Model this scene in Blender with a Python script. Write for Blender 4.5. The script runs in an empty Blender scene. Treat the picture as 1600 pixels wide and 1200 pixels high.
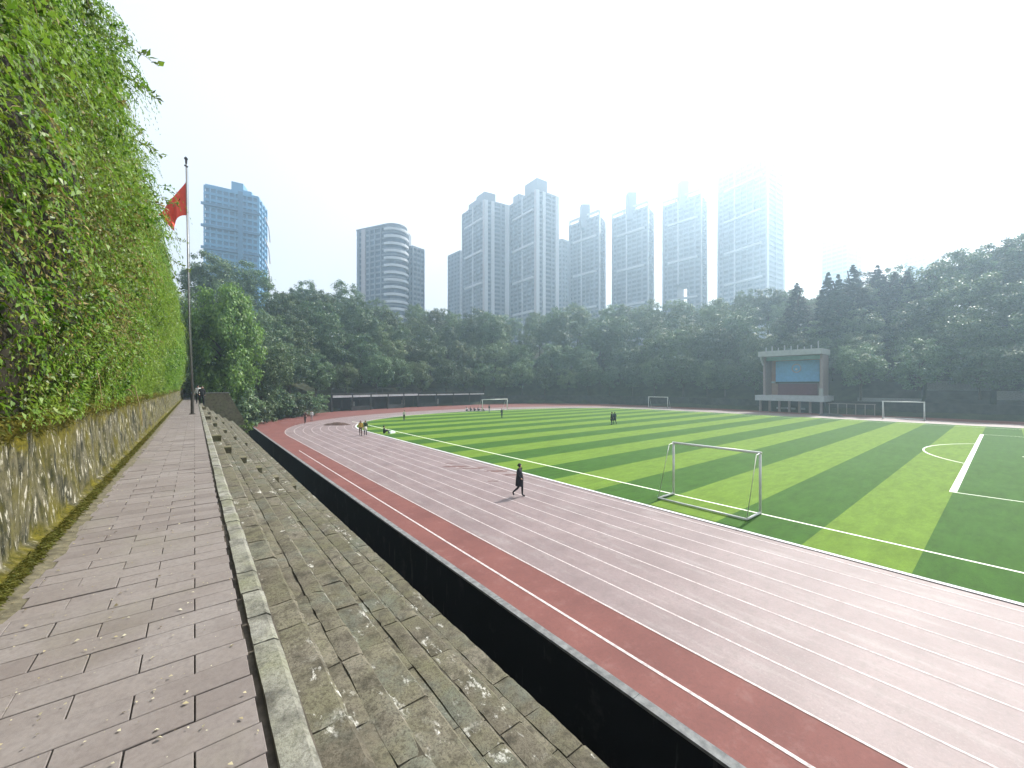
import bpy, bmesh, math, random
import numpy as np
from mathutils import Vector, Matrix

R_ = math.radians
SC = bpy.context.scene
COL = SC.collection
rnd = random.Random(7)
nr = np.random.default_rng(11)

# ------------------------------------------------------------------ camera, sky, sun, exposure
H = 5.4                 # eye above the running track (track is z = 0)
PATH_Z = 3.75           # terrace path above the track
HEAD = R_(38.7)         # the camera looks 38.7 degrees to the right of the path
SUN_EL, SUN_AZ = 46.0, 86.0      # degrees; azimuth clockwise from +Y

cam_d = bpy.data.cameras.new('camera')
cam = bpy.data.objects.new('camera', cam_d); COL.objects.link(cam)
cam.location = (0, 0, H); cam.rotation_euler = (R_(90), 0, -HEAD)
cam_d.sensor_width = 36.0; cam_d.lens = 36.0 * 619.0 / 1600.0
cam_d.shift_y = 3.0 / 1600.0
cam_d.clip_start = 0.1; cam_d.clip_end = 3000.0
SC.camera = cam

world = bpy.data.worlds.new('World'); SC.world = world; world.use_nodes = True
wn = world.node_tree.nodes; wl = world.node_tree.links; wn.clear()
sky = wn.new('ShaderNodeTexSky'); sky.sky_type = 'NISHITA'; sky.sun_disc = False
sky.sun_elevation = R_(SUN_EL); sky.sun_rotation = R_(SUN_AZ)
sky.air_density = 0.8; sky.dust_density = 10.0; sky.ozone_density = 1.0; sky.altitude = 200
bg = wn.new('ShaderNodeBackground'); bg.inputs['Strength'].default_value = 0.15
wo = wn.new('ShaderNodeOutputWorld')
# a hazy white sky: the clear-sky colours are mostly veiled by an even white
veil = wn.new('ShaderNodeMix'); veil.data_type = 'RGBA'; veil.inputs[0].default_value = .80
veil.inputs[7].default_value = (3.35, 3.38, 3.45, 1)
wl.new(sky.outputs[0], veil.inputs[6]); wl.new(veil.outputs[2], bg.inputs[0]); wl.new(bg.outputs[0], wo.inputs[0])

sun_d = bpy.data.lights.new('sun', 'SUN'); sun_d.energy = 3.6; sun_d.angle = R_(0.6)
sun_d.color = (1.0, 0.955, 0.88)
sun = bpy.data.objects.new('sun', sun_d); COL.objects.link(sun)
sdir = Vector((math.sin(R_(SUN_AZ)) * math.cos(R_(SUN_EL)), math.cos(R_(SUN_AZ)) * math.cos(R_(SUN_EL)), math.sin(R_(SUN_EL))))
sun.rotation_euler = sdir.to_track_quat('Z', 'Y').to_euler(); sun.location = (60, 0, 80)

SC.view_settings.view_transform = 'Standard'; SC.view_settings.look = 'None'
SC.view_settings.gamma = 1.0; SC.view_settings.use_curve_mapping = False
SC.view_settings.exposure = 1.25
SC.render.engine = 'CYCLES'
SC.cycles.use_denoising = True
SC.cycles.max_bounces = 6; SC.cycles.diffuse_bounces = 3; SC.cycles.glossy_bounces = 2
SC.cycles.transmission_bounces = 3; SC.cycles.volume_bounces = 1; SC.cycles.transparent_max_bounces = 6

# ------------------------------------------------------------------ helpers
def ray(px, F):
    """ground-plan point at depth F along the photo column px (1600 px wide)"""
    r = (px - 800) / 619.0
    return (F * (r * math.cos(HEAD) + math.sin(HEAD)), F * (-r * math.sin(HEAD) + math.cos(HEAD)))
def zat(py, F): return H + (603 - py) / 619.0 * F

class MB:
    def __init__(s): s.v = []; s.f = []; s.m = []
    def quad(s, a, b, c, d, mi=0):
        n = len(s.v); s.v += [tuple(a), tuple(b), tuple(c), tuple(d)]; s.f.append((n, n+1, n+2, n+3)); s.m.append(mi)
    def box(s, x0, x1, y0, y1, z0, z1, mi=0, M=None):
        n = len(s.v)
        p = [(x0,y0,z0),(x1,y0,z0),(x1,y1,z0),(x0,y1,z0),(x0,y0,z1),(x1,y0,z1),(x1,y1,z1),(x0,y1,z1)]
        if M is not None: p = [tuple(M @ Vector(q)) for q in p]
        s.v += p
        for f in ((0,3,2,1),(4,5,6,7),(0,1,5,4),(1,2,6,5),(2,3,7,6),(3,0,4,7)):
            s.f.append(tuple(n+i for i in f)); s.m.append(mi)
    def prism(s, pts, z0, z1, mi=0):
        n = len(s.v); k = len(pts)
        s.v += [(x,y,z0) for x,y in pts] + [(x,y,z1) for x,y in pts]
        for i in range(k):
            j = (i+1) % k; s.f.append((n+i, n+j, n+k+j, n+k+i)); s.m.append(mi)
        s.f.append(tuple(n+k+i for i in range(k))); s.m.append(mi)
        s.f.append(tuple(n+i for i in reversed(range(k)))); s.m.append(mi)
    def tube(s, pts, rad, sides=6, mi=0, cap=True):
        n = len(s.v); k = len(pts)
        if not hasattr(rad, '__len__'): rad = [rad]*k
        for i, p in enumerate(pts):
            p = Vector(p)
            t = (Vector(pts[min(i+1,k-1)]) - Vector(pts[max(i-1,0)])).normalized()
            u = t.cross(Vector((0,0,1)) if abs(t.z) < .9 else Vector((1,0,0))).normalized(); w = t.cross(u)
            for q in range(sides):
                a = 2*math.pi*q/sides
                s.v.append(tuple(p + (math.cos(a)*u + math.sin(a)*w)*float(rad[i])))
        for i in range(k-1):
            for q in range(sides):
                q2 = (q+1) % sides
                s.f.append((n+i*sides+q, n+i*sides+q2, n+(i+1)*sides+q2, n+(i+1)*sides+q)); s.m.append(mi)
        if cap:
            s.f.append(tuple(n+q for q in reversed(range(sides)))); s.m.append(mi)
            s.f.append(tuple(n+(k-1)*sides+q for q in range(sides))); s.m.append(mi)
    def mesh(s, name):
        me = bpy.data.meshes.new(name); me.from_pydata(s.v, [], s.f); me.validate(); me.update(); return me
    def build(s, name, mat, parent=None, smooth=False):
        me = s.mesh(name)
        mats = mat if isinstance(mat, (list, tuple)) else [mat]
        for m in mats: me.materials.append(m)
        if len(mats) > 1 and len(me.polygons) == len(s.m): me.polygons.foreach_set('material_index', s.m)
        if smooth: me.polygons.foreach_set('use_smooth', [True]*len(me.polygons))
        return link(name, me, parent)

def link(name, me, parent=None):
    o = bpy.data.objects.new(name, me); COL.objects.link(o)
    if parent is not None: o.parent = parent
    return o
def empty(name, loc=(0,0,0), rz=0):
    o = bpy.data.objects.new(name, None); COL.objects.link(o); o.location = loc; o.rotation_euler = (0,0,rz)
    o.empty_display_size = .3; return o
def tag(o, label=None, cat=None, group=None, kind=None):
    if label: o['label'] = label
    if cat: o['category'] = cat
    if group: o['group'] = group
    if kind: o['kind'] = kind
    return o
def copy_tree(o, parent=None):
    c = o.copy(); COL.objects.link(c); c.parent = parent
    for ch in list(o.children): copy_tree(ch, c)
    return c

# smooth value noise in numpy
def vnoise(p, seed=0):
    p = np.asarray(p, float); i = np.floor(p).astype(np.int64); f = p - i; f = f*f*(3-2*f)
    def h(ix, iy, iz):
        n = (ix*73856093) ^ (iy*19349663) ^ (iz*83492791) ^ (seed*2654435761)
        n = (n ^ (n >> 13)) * 1274126177; n = n ^ (n >> 16)
        return (n & 0xffff) / 65535.0
    r = 0
    for a in (0,1):
        for b in (0,1):
            for c in (0,1):
                w = (f[...,0] if a else 1-f[...,0]) * (f[...,1] if b else 1-f[...,1]) * (f[...,2] if c else 1-f[...,2])
                r = r + w*h(i[...,0]+a, i[...,1]+b, i[...,2]+c)
    return r
def n3(x, y, z, s=1.0, seed=0, oct=3):
    p = np.stack(np.broadcast_arrays(np.asarray(x,float), np.asarray(y,float), np.asarray(z,float)), -1) * s
    t = 0; a = .5
    for k in range(oct): t = t + a*vnoise(p*2**k, seed+k); a *= .5
    return t / (1-.5**oct)

def grid_mesh(name, P, mat, parent=None, smooth=True):
    """P: (n,m,3) array of points"""
    n, m = P.shape[:2]
    idx = np.arange(n*m).reshape(n, m)
    f = np.stack([idx[:-1,:-1], idx[1:,:-1], idx[1:,1:], idx[:-1,1:]], -1).reshape(-1,4)
    me = raw_mesh(name, P.reshape(-1,3), f, smooth); me.materials.append(mat)
    return link(name, me, parent)
def raw_mesh(name, V, Fq, smooth=False):
    k = Fq.shape[1]
    me = bpy.data.meshes.new(name)
    me.vertices.add(len(V)); me.vertices.foreach_set('co', np.ascontiguousarray(V, np.float32).ravel())
    me.loops.add(Fq.size); me.loops.foreach_set('vertex_index', np.ascontiguousarray(Fq, np.int32).ravel())
    me.polygons.add(len(Fq)); me.polygons.foreach_set('loop_start', np.arange(0, Fq.size, k, dtype=np.int32))
    if smooth: me.polygons.foreach_set('use_smooth', np.ones(len(Fq), bool))
    me.update(calc_edges=True); return me

def leaf_mesh(name, P, D, N, L, W):
    """diamond leaves: P base, D tip direction, N normal, L length, W width"""
    D = D/np.linalg.norm(D, axis=1, keepdims=True); S = np.cross(D, N); S /= np.linalg.norm(S, axis=1, keepdims=True)+1e-9
    N2 = np.cross(S, D); L = L[:,None]; W = W[:,None]
    mid = P + D*L*.45
    V = np.stack([P, mid + S*W*.5 + N2*W*.18, P + D*L - N2*L*.12, mid - S*W*.5 + N2*W*.18], 1).reshape(-1,3)
    F = np.arange(len(V)).reshape(-1,4)
    return raw_mesh(name, V, F)

# ------------------------------------------------------------------ materials
def nt(name):
    m = bpy.data.materials.new(name); m.use_nodes = True
    t = m.node_tree; b = t.nodes['Principled BSDF']
    return m, t, b
def NN(t, kind, **kw):
    n = t.nodes.new(kind)
    for k, v in kw.items(): setattr(n, k, v)
    return n
def mixc(t, fac, a, b, mode='MIX'):
    n = NN(t, 'ShaderNodeMix', data_type='RGBA', blend_type=mode)
    for sock, v in ((n.inputs[0], fac), (n.inputs[6], a), (n.inputs[7], b)):
        if isinstance(v, bpy.types.NodeSocket): t.links.new(v, sock)
        elif isinstance(v, (int, float)): sock.default_value = v
        else: sock.default_value = (*v, 1) if len(v) == 3 else v
    return n.outputs[2]
def noise(t, scale, detail=4, rough=.6, vec=None, stretch=None):
    g = NN(t, 'ShaderNodeNewGeometry'); src = g.outputs['Position']
    if vec is not None: src = vec
    if stretch:
        mp = NN(t, 'ShaderNodeMapping'); mp.inputs['Scale'].default_value = stretch
        t.links.new(src, mp.inputs[0]); src = mp.outputs[0]
    n = NN(t, 'ShaderNodeTexNoise'); n.inputs['Scale'].default_value = scale
    n.inputs['Detail'].default_value = detail; n.inputs['Roughness'].default_value = rough
    t.links.new(src, n.inputs['Vector']); return n.outputs[0]
def ramp(t, fac, lo, hi, a=0.0, b=1.0):
    n = NN(t, 'ShaderNodeMapRange'); n.inputs[1].default_value = lo; n.inputs[2].default_value = hi
    n.inputs[3].default_value = a; n.inputs[4].default_value = b; t.links.new(fac, n.inputs[0]); return n.outputs[0]
def bump(t, b, h, strength=.3, dist=.02):
    n = NN(t, 'ShaderNodeBump'); n.inputs['Strength'].default_value = strength; n.inputs['Distance'].default_value = dist
    t.links.new(h, n.inputs['Height']); t.links.new(n.outputs[0], b.inputs['Normal'])
def plain(name, col, rough=.6, metal=0, var=.25, scale=3.0, bmp=0.0, spec=.3):
    m, t, b = nt(name)
    n = noise(t, scale)
    dark = tuple(c*(1-var) for c in col); lite = tuple(min(1, c*(1+var)) for c in col)
    t.links.new(mixc(t, ramp(t, n, .3, .7), dark, lite), b.inputs['Base Color'])
    b.inputs['Roughness'].default_value = rough; b.inputs['Metallic'].default_value = metal
    b.inputs['Specular IOR Level'].default_value = spec
    if bmp: bump(t, b, n, bmp)
    return m
def leafmat(name, cols, rough=.5, trans=.35, objvar=.25, spec=.3):
    m, t, b = nt(name)
    g = NN(t, 'ShaderNodeNewGeometry'); rp = g.outputs['Random Per Island']
    cr = NN(t, 'ShaderNodeValToRGB'); el = cr.color_ramp.elements
    while len(el) < len(cols): el.new(.5)
    for i, c in enumerate(cols):
        el[i].position = i/(len(cols)-1); el[i].color = (*c, 1)
    t.links.new(rp, cr.inputs[0])
    oi = NN(t, 'ShaderNodeObjectInfo')
    hs = NN(t, 'ShaderNodeHueSaturation')
    t.links.new(ramp(t, oi.outputs['Random'], 0, 1, 1-objvar, 1+objvar), hs.inputs['Value'])
    mu = NN(t, 'ShaderNodeMath', operation='MULTIPLY_ADD'); mu.inputs[1].default_value = 7.31; mu.inputs[2].default_value = .0
    t.links.new(oi.outputs['Random'], mu.inputs[0])
    fr = NN(t, 'ShaderNodeMath', operation='FRACT'); t.links.new(mu.outputs[0], fr.inputs[0])
    t.links.new(ramp(t, fr.outputs[0], 0, 1, .485, .515), hs.inputs['Hue'])
    pn = noise(t, .35, 3); 
    c2 = mixc(t, ramp(t, pn, .35, .7), cr.outputs[0], mixc(t, .6, cr.outputs[0], cols[-1]))
    t.links.new(c2, hs.inputs['Color'])
    t.links.new(hs.outputs[0], b.inputs['Base Color']); b.inputs['Roughness'].default_value = rough
    b.inputs['Specular IOR Level'].default_value = spec
    tr = NN(t, 'ShaderNodeBsdfTranslucent'); t.links.new(hs.outputs[0], tr.inputs[0])
    mx = NN(t, 'ShaderNodeMixShader'); mx.inputs[0].default_value = trans
    t.links.new(b.outputs[0], mx.inputs[1]); t.links.new(tr.outputs[0], mx.inputs[2])
    t.links.new(mx.outputs[0], t.nodes['Material Output'].inputs[0])
    return m

M = {}
def mk_tile():
    m, t, b = nt('paving_tile')
    oi = NN(t, 'ShaderNodeObjectInfo')
    c = mixc(t, oi.outputs['Random'], (.146,.124,.114), (.188,.163,.150))
    c = mixc(t, ramp(t, noise(t, 1.3, 5), .42, .72), c, (.215,.192,.180))
    c = mixc(t, ramp(t, noise(t, .8, 5), .55, .75, 0, .55), c, (.14,.128,.088))
    c = mixc(t, ramp(t, noise(t, 38, 3), .40, .75, 0, .5), c, (.105,.090,.085))
    t.links.new(c, b.inputs['Base Color']); b.inputs['Roughness'].default_value = .75; b.inputs['Specular IOR Level'].default_value = .25
    bump(t, b, noise(t, 60, 4), .25, .004); return m
M['tile'] = mk_tile()
def mk_stone(name, a, bcol, green, pits=1.0, lime=False):
    m, t, b = nt(name)
    oi = NN(t, 'ShaderNodeObjectInfo')
    c = mixc(t, oi.outputs['Random'], a, bcol)
    c = mixc(t, ramp(t, noise(t, 1.7, 6), .40, .70), c, green)
    c = mixc(t, ramp(t, noise(t, 5.5, 6, .7), .47, .66, 0, .85), c, tuple(x*.38 for x in a))
    c = mixc(t, ramp(t, noise(t, 3.1, 5, .7), .62, .75, 0, .6), c, (.27,.26,.225))
    if lime:
        mu = NN(t, 'ShaderNodeMath', operation='MULTIPLY')
        t.links.new(ramp(t, noise(t, 1.0, 5, .7, stretch=(2.6,.9,1)), .545, .615), mu.inputs[0]); t.links.new(ramp(t, noise(t, 7.5, 5, .7, stretch=(1.6,.7,1)), .545, .61), mu.inputs[1])
        c = mixc(t, mu.outputs[0], c, (.52,.51,.46))
        c = mixc(t, ramp(t, noise(t, .9, 5, .7), .52, .64, 0, .55), c, (.125,.140,.115))
    c = mixc(t, ramp(t, noise(t, 42, 4, .75), .48, .62, 0, .75*pits), c, (.05,.045,.033))
    t.links.new(c, b.inputs['Base Color']); b.inputs['Roughness'].default_value = .9; b.inputs['Specular IOR Level'].default_value = .15
    bump(t, b, noise(t, 35, 6, .7), .8, .012); return m
M['stone'] = mk_stone('bleacher_stone', (.112,.099,.074), (.178,.161,.125), (.124,.119,.072), 1.0, True)
M['kerb'] = mk_stone('kerb_stone', (.215,.208,.182), (.29,.285,.255), (.175,.18,.115), .6)
M['mortar'] = plain('mortar', (.055,.048,.034), .95, var=.4, scale=9)
M['lime'] = plain('lime', (.50,.49,.44), .95, var=.45, scale=30, bmp=.6)
M['soil'] = plain('soil', (.020,.017,.010), .95, var=.6, scale=3, bmp=.6)
M['hill'] = plain('hill_soil', (.030,.036,.018), .95, var=.5, scale=.6)
M['ground'] = plain('ground_soil', (.05,.05,.035), .95, var=.4, scale=.3)
def mk_wall():
    m, t, b = nt('mossy_wall')
    st = noise(t, 1.0, 6, .65, stretch=(12, 11.0, 2.6))
    st2 = noise(t, 1.0, 5, .7, stretch=(26, 24, 4.5))
    c = mixc(t, ramp(t, st, .40, .60), (.022,.024,.016), (.13,.118,.075))
    c = mixc(t, ramp(t, noise(t, 1.6, 6, .65, stretch=(1,1,.75)), .46, .62, 0, .8), c, (.105,.092,.014))
    c = mixc(t, ramp(t, st2, .565, .64, 0, .95), c, (.46,.43,.35))
    g = NN(t, 'ShaderNodeNewGeometry'); sx = NN(t, 'ShaderNodeSeparateXYZ'); t.links.new(g.outputs['Position'], sx.inputs[0])
    ad = NN(t, 'ShaderNodeMath', operation='ADD')
    t.links.new(sx.outputs[2], ad.inputs[0]); t.links.new(ramp(t, noise(t, 3.5, 5), .3, .7, -.2, .2), ad.inputs[1])
    mossy = NN(t, 'ShaderNodeMath', operation='MAXIMUM')
    t.links.new(ramp(t, ad.outputs[0], PATH_Z+1.0, PATH_Z+1.24), mossy.inputs[0]); t.links.new(ramp(t, ad.outputs[0], PATH_Z+.22, PATH_Z+.06), mossy.inputs[1])
    moss = mixc(t, ramp(t, noise(t, 14, 5), .35, .7), (.045,.043,.008), (.165,.140,.018))
    c = mixc(t, mossy.outputs[0], c, moss)
    c = mixc(t, ramp(t, noise(t, 30, 5, .75), .52, .66, 0, .7), c, (.030,.030,.016))
    t.links.new(c, b.inputs['Base Color']); b.inputs['Roughness'].default_value = .95; b.inputs['Specular IOR Level'].default_value = .1
    bump(t, b, st2, .7, .03); return m
M['mosswall'] = mk_wall()
M['moss'] = leafmat('moss_blades', [(.07,.070,.008),(.17,.145,.016),(.10,.13,.02)], .8, .3)
M['channel'] = plain('channel_wall', (.006,.006,.007), .95, var=.95, scale=1.1, spec=.03)  # near-black colour carries the deep shade of the channel
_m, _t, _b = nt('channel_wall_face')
_c = mixc(_t, ramp(_t, noise(_t, .9, 6, .7), .56, .70, 0, .8), (.004,.004,.005), (.030,.029,.029))  # base colour darkened to hold the wall's deep shade; paler blotches are stains
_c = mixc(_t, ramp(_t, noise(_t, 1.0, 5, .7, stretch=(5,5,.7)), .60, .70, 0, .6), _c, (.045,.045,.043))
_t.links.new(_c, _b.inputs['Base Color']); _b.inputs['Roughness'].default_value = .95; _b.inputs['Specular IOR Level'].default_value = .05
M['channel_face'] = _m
M['concrete'] = plain('concrete', (.15,.155,.155), .9, var=.4, scale=6, bmp=.2)
M['white_conc'] = plain('white_concrete', (.55,.56,.57), .8, var=.15, scale=1.0)
def mk_red():
    m, t, b = nt('red_track')
    c = mixc(t, ramp(t, noise(t, .55, 6, .65), .35, .68), (.122,.044,.038), (.172,.064,.054))
    c = mixc(t, ramp(t, noise(t, 2.2, 6, .7), .55, .75, 0, .5), c, (.19,.11,.10))
    c = mixc(t, ramp(t, noise(t, 12, 5, .8), .46, .68, 0, .4), c, (.085,.036,.033))
    t.links.new(c, b.inputs['Base Color']); b.inputs['Roughness'].default_value = .75; b.inputs['Specular IOR Level'].default_value = .25
    bump(t, b, noise(t, 120, 2), .3, .004); return m
M['red'] = mk_red()
def mk_pink():
    m, t, b = nt('faded_track')
    c = mixc(t, ramp(t, noise(t, .5, 6, .65), .32, .70), (.142,.098,.098), (.215,.160,.159))
    c = mixc(t, ramp(t, noise(t, 1.1, 6, .7, stretch=(2.2,.35,1)), .52, .72, 0, .7), c, (.265,.235,.225))
    c = mixc(t, ramp(t, noise(t, 3.3, 6, .75), .50, .70, 0, .65), c, (.115,.086,.082))
    c = mixc(t, ramp(t, noise(t, 14, 5, .8), .45, .68, 0, .5), c, (.105,.080,.078))
    c = mixc(t, ramp(t, noise(t, 22, 4, .8), .56, .72, 0, .5), c, (.28,.25,.24))
    t.links.new(c, b.inputs['Base Color']); b.inputs['Roughness'].default_value = .56; b.inputs['Specular IOR Level'].default_value = .42
    bump(t, b, noise(t, 110, 3), .3, .004); return m
M['pink'] = mk_pink()
def mk_line():
    m, t, b = nt('line_paint')
    c = mixc(t, ramp(t, noise(t, 9, 6, .75), .44, .66, 0, .85), (.48,.425,.415), (.22,.17,.17))
    t.links.new(c, b.inputs['Base Color']); b.inputs['Roughness'].default_value = .7; return m
M['line'] = mk_line()
M['gline'] = plain('pitch_line', (.75,.80,.66), .8, var=.15, scale=8)
def mk_turf(name, col):
    m, t, b = nt(name)
    d = tuple(c*.78 for c in col); l = tuple(c*1.18 for c in col)
    c = mixc(t, ramp(t, noise(t, 1.4, 6, .75, stretch=(.5,1.6,1)), .36, .64), d, l)
    c = mixc(t, ramp(t, noise(t, 6.0, 5, .75), .45, .70, 0, .45), c, tuple(x*.66 for x in col))
    c = mixc(t, ramp(t, noise(t, .25, 4), .5, .75, 0, .35), c, tuple(x*1.25+.015 for x in col))
    c = mixc(t, ramp(t, noise(t, 55, 3, .7), .42, .66, 0, .4), c, tuple(x*.5 for x in col))
    t.links.new(c, b.inputs['Base Color']); b.inputs['Roughness'].default_value = .8; b.inputs['Specular IOR Level'].default_value = .10
    bump(t, b, noise(t, 90, 3), .6, .01); return m
M['turf_l'] = mk_turf('turf_light', (.108,.188,.018))
M['turf_d'] = mk_turf('turf_dark', (.032,.094,.008))
M['stain'] = plain('wet_stain', (.115,.058,.050), .6, var=.4, scale=3)
M['bark'] = plain('bark', (.060,.050,.038), .95, var=.4, scale=6, bmp=.5)
M['twig'] = plain('twig', (.23,.17,.09), .9, var=.5, scale=5)
M['vine'] = leafmat('vine_leaf', [(.012,.040,.004),(.045,.120,.006),(.090,.195,.009),(.135,.245,.013),(.23,.32,.05)], .42, .42, .0, .35)
M['dry'] = leafmat('dry_leaf', [(.10,.075,.025),(.20,.16,.04),(.30,.23,.08),(.09,.11,.02)], .6, .3, 0)
M['litter'] = leafmat('leaf_litter', [(.45,.40,.28),(.30,.24,.13),(.60,.56,.42),(.14,.10,.06)], .8, .1, 0)
M['tree'] = leafmat('tree_leaf', [(.026,.058,.030),(.064,.122,.054),(.14,.21,.09)], .45, .30, .4)
M['tree2'] = leafmat('tree_leaf_pale', [(.045,.080,.036),(.090,.145,.060),(.15,.21,.085)], .5, .3, .3)
M['conifer'] = leafmat('conifer_leaf', [(.012,.028,.014),(.022,.046,.020),(.034,.060,.024)], .6, .2, .3)
M['bamboo'] = leafmat('bamboo_leaf', [(.050,.110,.022),(.115,.210,.034),(.19,.28,.055)], .45, .38, .1)
M['steel'] = plain('painted_steel', (.55,.57,.55), .4, var=.12, scale=3, spec=.5)
M['pole'] = plain('pole_steel', (.17,.17,.165), .4, .4, var=.12, scale=2)
M['pole_dark'] = plain('pole_base', (.05,.045,.04), .6, var=.3, scale=4)
M['darkmetal'] = plain('dark_metal', (.03,.03,.032), .5, var=.2)
M['flag'] = plain('flag_red', (.62,.060,.030), .7, var=.12, scale=4)
M['yellow'] = plain('flag_yellow', (.55,.38,.03), .7, var=.1)
M['darkstone'] = plain('perimeter_stone', (.035,.036,.036), .95, var=.5, scale=.9, bmp=.4)
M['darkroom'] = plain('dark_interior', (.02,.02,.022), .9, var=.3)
M['endstone'] = mk_stone('wing_stone', (.13,.115,.075), (.18,.16,.11), (.14,.14,.07), .8)
def flat(name, col, rough=.6, spec=.3): return plain(name, col, rough, 0, .12, 2.0, 0, spec)

# ================================================================== THE LARGE STRUCTURE
# ---- ground sheet and hills
gm = MB(); gm.quad((-1500,-1500,-2.0),(1500,-1500,-2.0),(1500,1500,-2.0),(-1500,1500,-2.0))
tag(gm.build('ground', M['ground']), kind='structure')
PERIM = [(4.5,69.5),(12,79.5),(22.8,89.5),(45,96.5),(70,97.5),(86,91),(96,74),(98.5,50),(98.5,-90)]
POLY = [(-1.4,-90),(-1.4,82),(3.5,82)] + PERIM
def poly_dist(x, y):
    P = np.array(POLY); Q = np.roll(P, -1, 0)
    d = np.full(x.shape, 1e9); ins = np.zeros(x.shape, bool)
    for (ax, ay), (bx, by) in zip(P, Q):
        dx, dy = bx-ax, by-ay
        t = np.clip(((x-ax)*dx + (y-ay)*dy)/(dx*dx+dy*dy), 0, 1)
        d = np.minimum(d, np.hypot(x-ax-t*dx, y-ay-t*dy))
        c = ((ay > y) != (by > y)) & (x < (bx-ax)*(y-ay)/(by-ay+1e-12)+ax); ins ^= c
    return np.where(ins, -d, d)
def hill_z(x, y):
    x = np.asarray(x, float); y = np.asarray(y, float)
    s = poly_dist(x, y)
    cap = 19 + 3*n3(x, y, 0*x, .02, 5)
    z = np.where(s > 0, np.minimum(1.2 + .60*s, cap), -1.85)
    bank = (x < -1.3) & (y < 80)
    z = np.where(bank, np.where(x < -9, 10.5, -1.85), z)
    return z + np.where(s > 1, 1.2*(n3(x, y, 0*x, .11, 3)-.5), 0)
gx = np.arange(-62, 402, 5.8); gy = np.arange(-92, 402, 5.8)
GX, GY = np.meshgrid(gx, gy, indexing='ij')
tag(grid_mesh('hillside', np.stack([GX, GY, hill_z(GX, GY)], -1), M['hill']), kind='structure')

# ---- terrace path (base slab, mortar bed, tiles)
Y0, Y1 = -8.0, 79.0
PL, PR = -1.19, .258
pb = MB(); pb.box(-1.5, .445, Y0, Y1, -1.95, PATH_Z-.035)
path = tag(pb.build('path', plain('joint_sand', (.075,.064,.050), .95, var=.5, scale=7)), kind='structure')
TW, TD = .502, .206
def tile_mesh(w, d):
    g = .003; z = 0; th = .03; bv = .003
    m = MB(); x0, x1, y0, y1 = g, w-g, g, d-g
    m.v = [(x0,y0,-th),(x1,y0,-th),(x1,y1,-th),(x0,y1,-th),(x0,y0,-bv),(x1,y0,-bv),(x1,y1,-bv),(x0,y1,-bv),
           (x0+bv,y0+bv,0),(x1-bv,y0+bv,0),(x1-bv,y1-bv,0),(x0+bv,y1-bv,0)]
    for a in (0, 4):
        for i in range(4):
            j = (i+1) % 4; m.f.append((a+i, a+j, a+4+j, a+4+i))
    m.f.append((8,9,10,11)); me = m.mesh('tile'); me.materials.append(M['tile']); return me
full = tile_mesh(TW, TD); cache = {}
rest = MB(); ntile = 0
row = 0; y = -7.8
while y < Y1-.2:
    off = 0 if row % 2 == 0 else TW/2
    xs = []; x = PR
    # joints on X = 0 (even rows) or X = -.25 (odd rows)
    e = 0 - off + TW
    edges = [PR]
    while e > PL:
        if e < PR-.04: edges.append(e)
        e -= TW
    edges.append(PL+.12 + .03*rnd.random())
    for b_, a_ in zip(edges[:-1], edges[1:]):
        w = b_ - a_
        if w < .05: continue
        vis = y > 1.4 and ntile < 296
        zz = PATH_Z + rnd.uniform(-.0035, .0035)
        if vis:
            key = round(w, 2)
            if key not in cache: cache[key] = full if abs(key-.50) < .011 else tile_mesh(key, TD)
            o = link('tile', cache[key], path); o.location = (a_, y, zz); o.rotation_euler = (rnd.uniform(-.008,.008), rnd.uniform(-.006,.006), rnd.uniform(-.004,.004)); ntile += 1
        else:
            rest.box(a_+.003, b_-.003, y+.003, y+TD-.003, PATH_Z-.03, zz)
    y += TD; row += 1
tag(rest.build('tile_field', M['tile'], path), kind='stuff')
# dirt strip between tiles and wall
ys = np.linspace(Y0, Y1, 500); us = np.linspace(0, 1, 6)
YY, UU = np.meshgrid(ys, us, indexing='ij')
XX = PL - .05 + UU*(.21 + .10*n3(YY, 0*YY, 0*YY, 2.2, 9))
ZZ = PATH_Z + .012 + .03*n3(XX, YY, 0*XX, 9, 4) - .045*UU**2
dirt = grid_mesh('dirt_strip', np.stack([XX, YY, ZZ], -1), plain('dirt', (.10,.088,.055), .95, var=.5, scale=12, bmp=.5), path)

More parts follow.
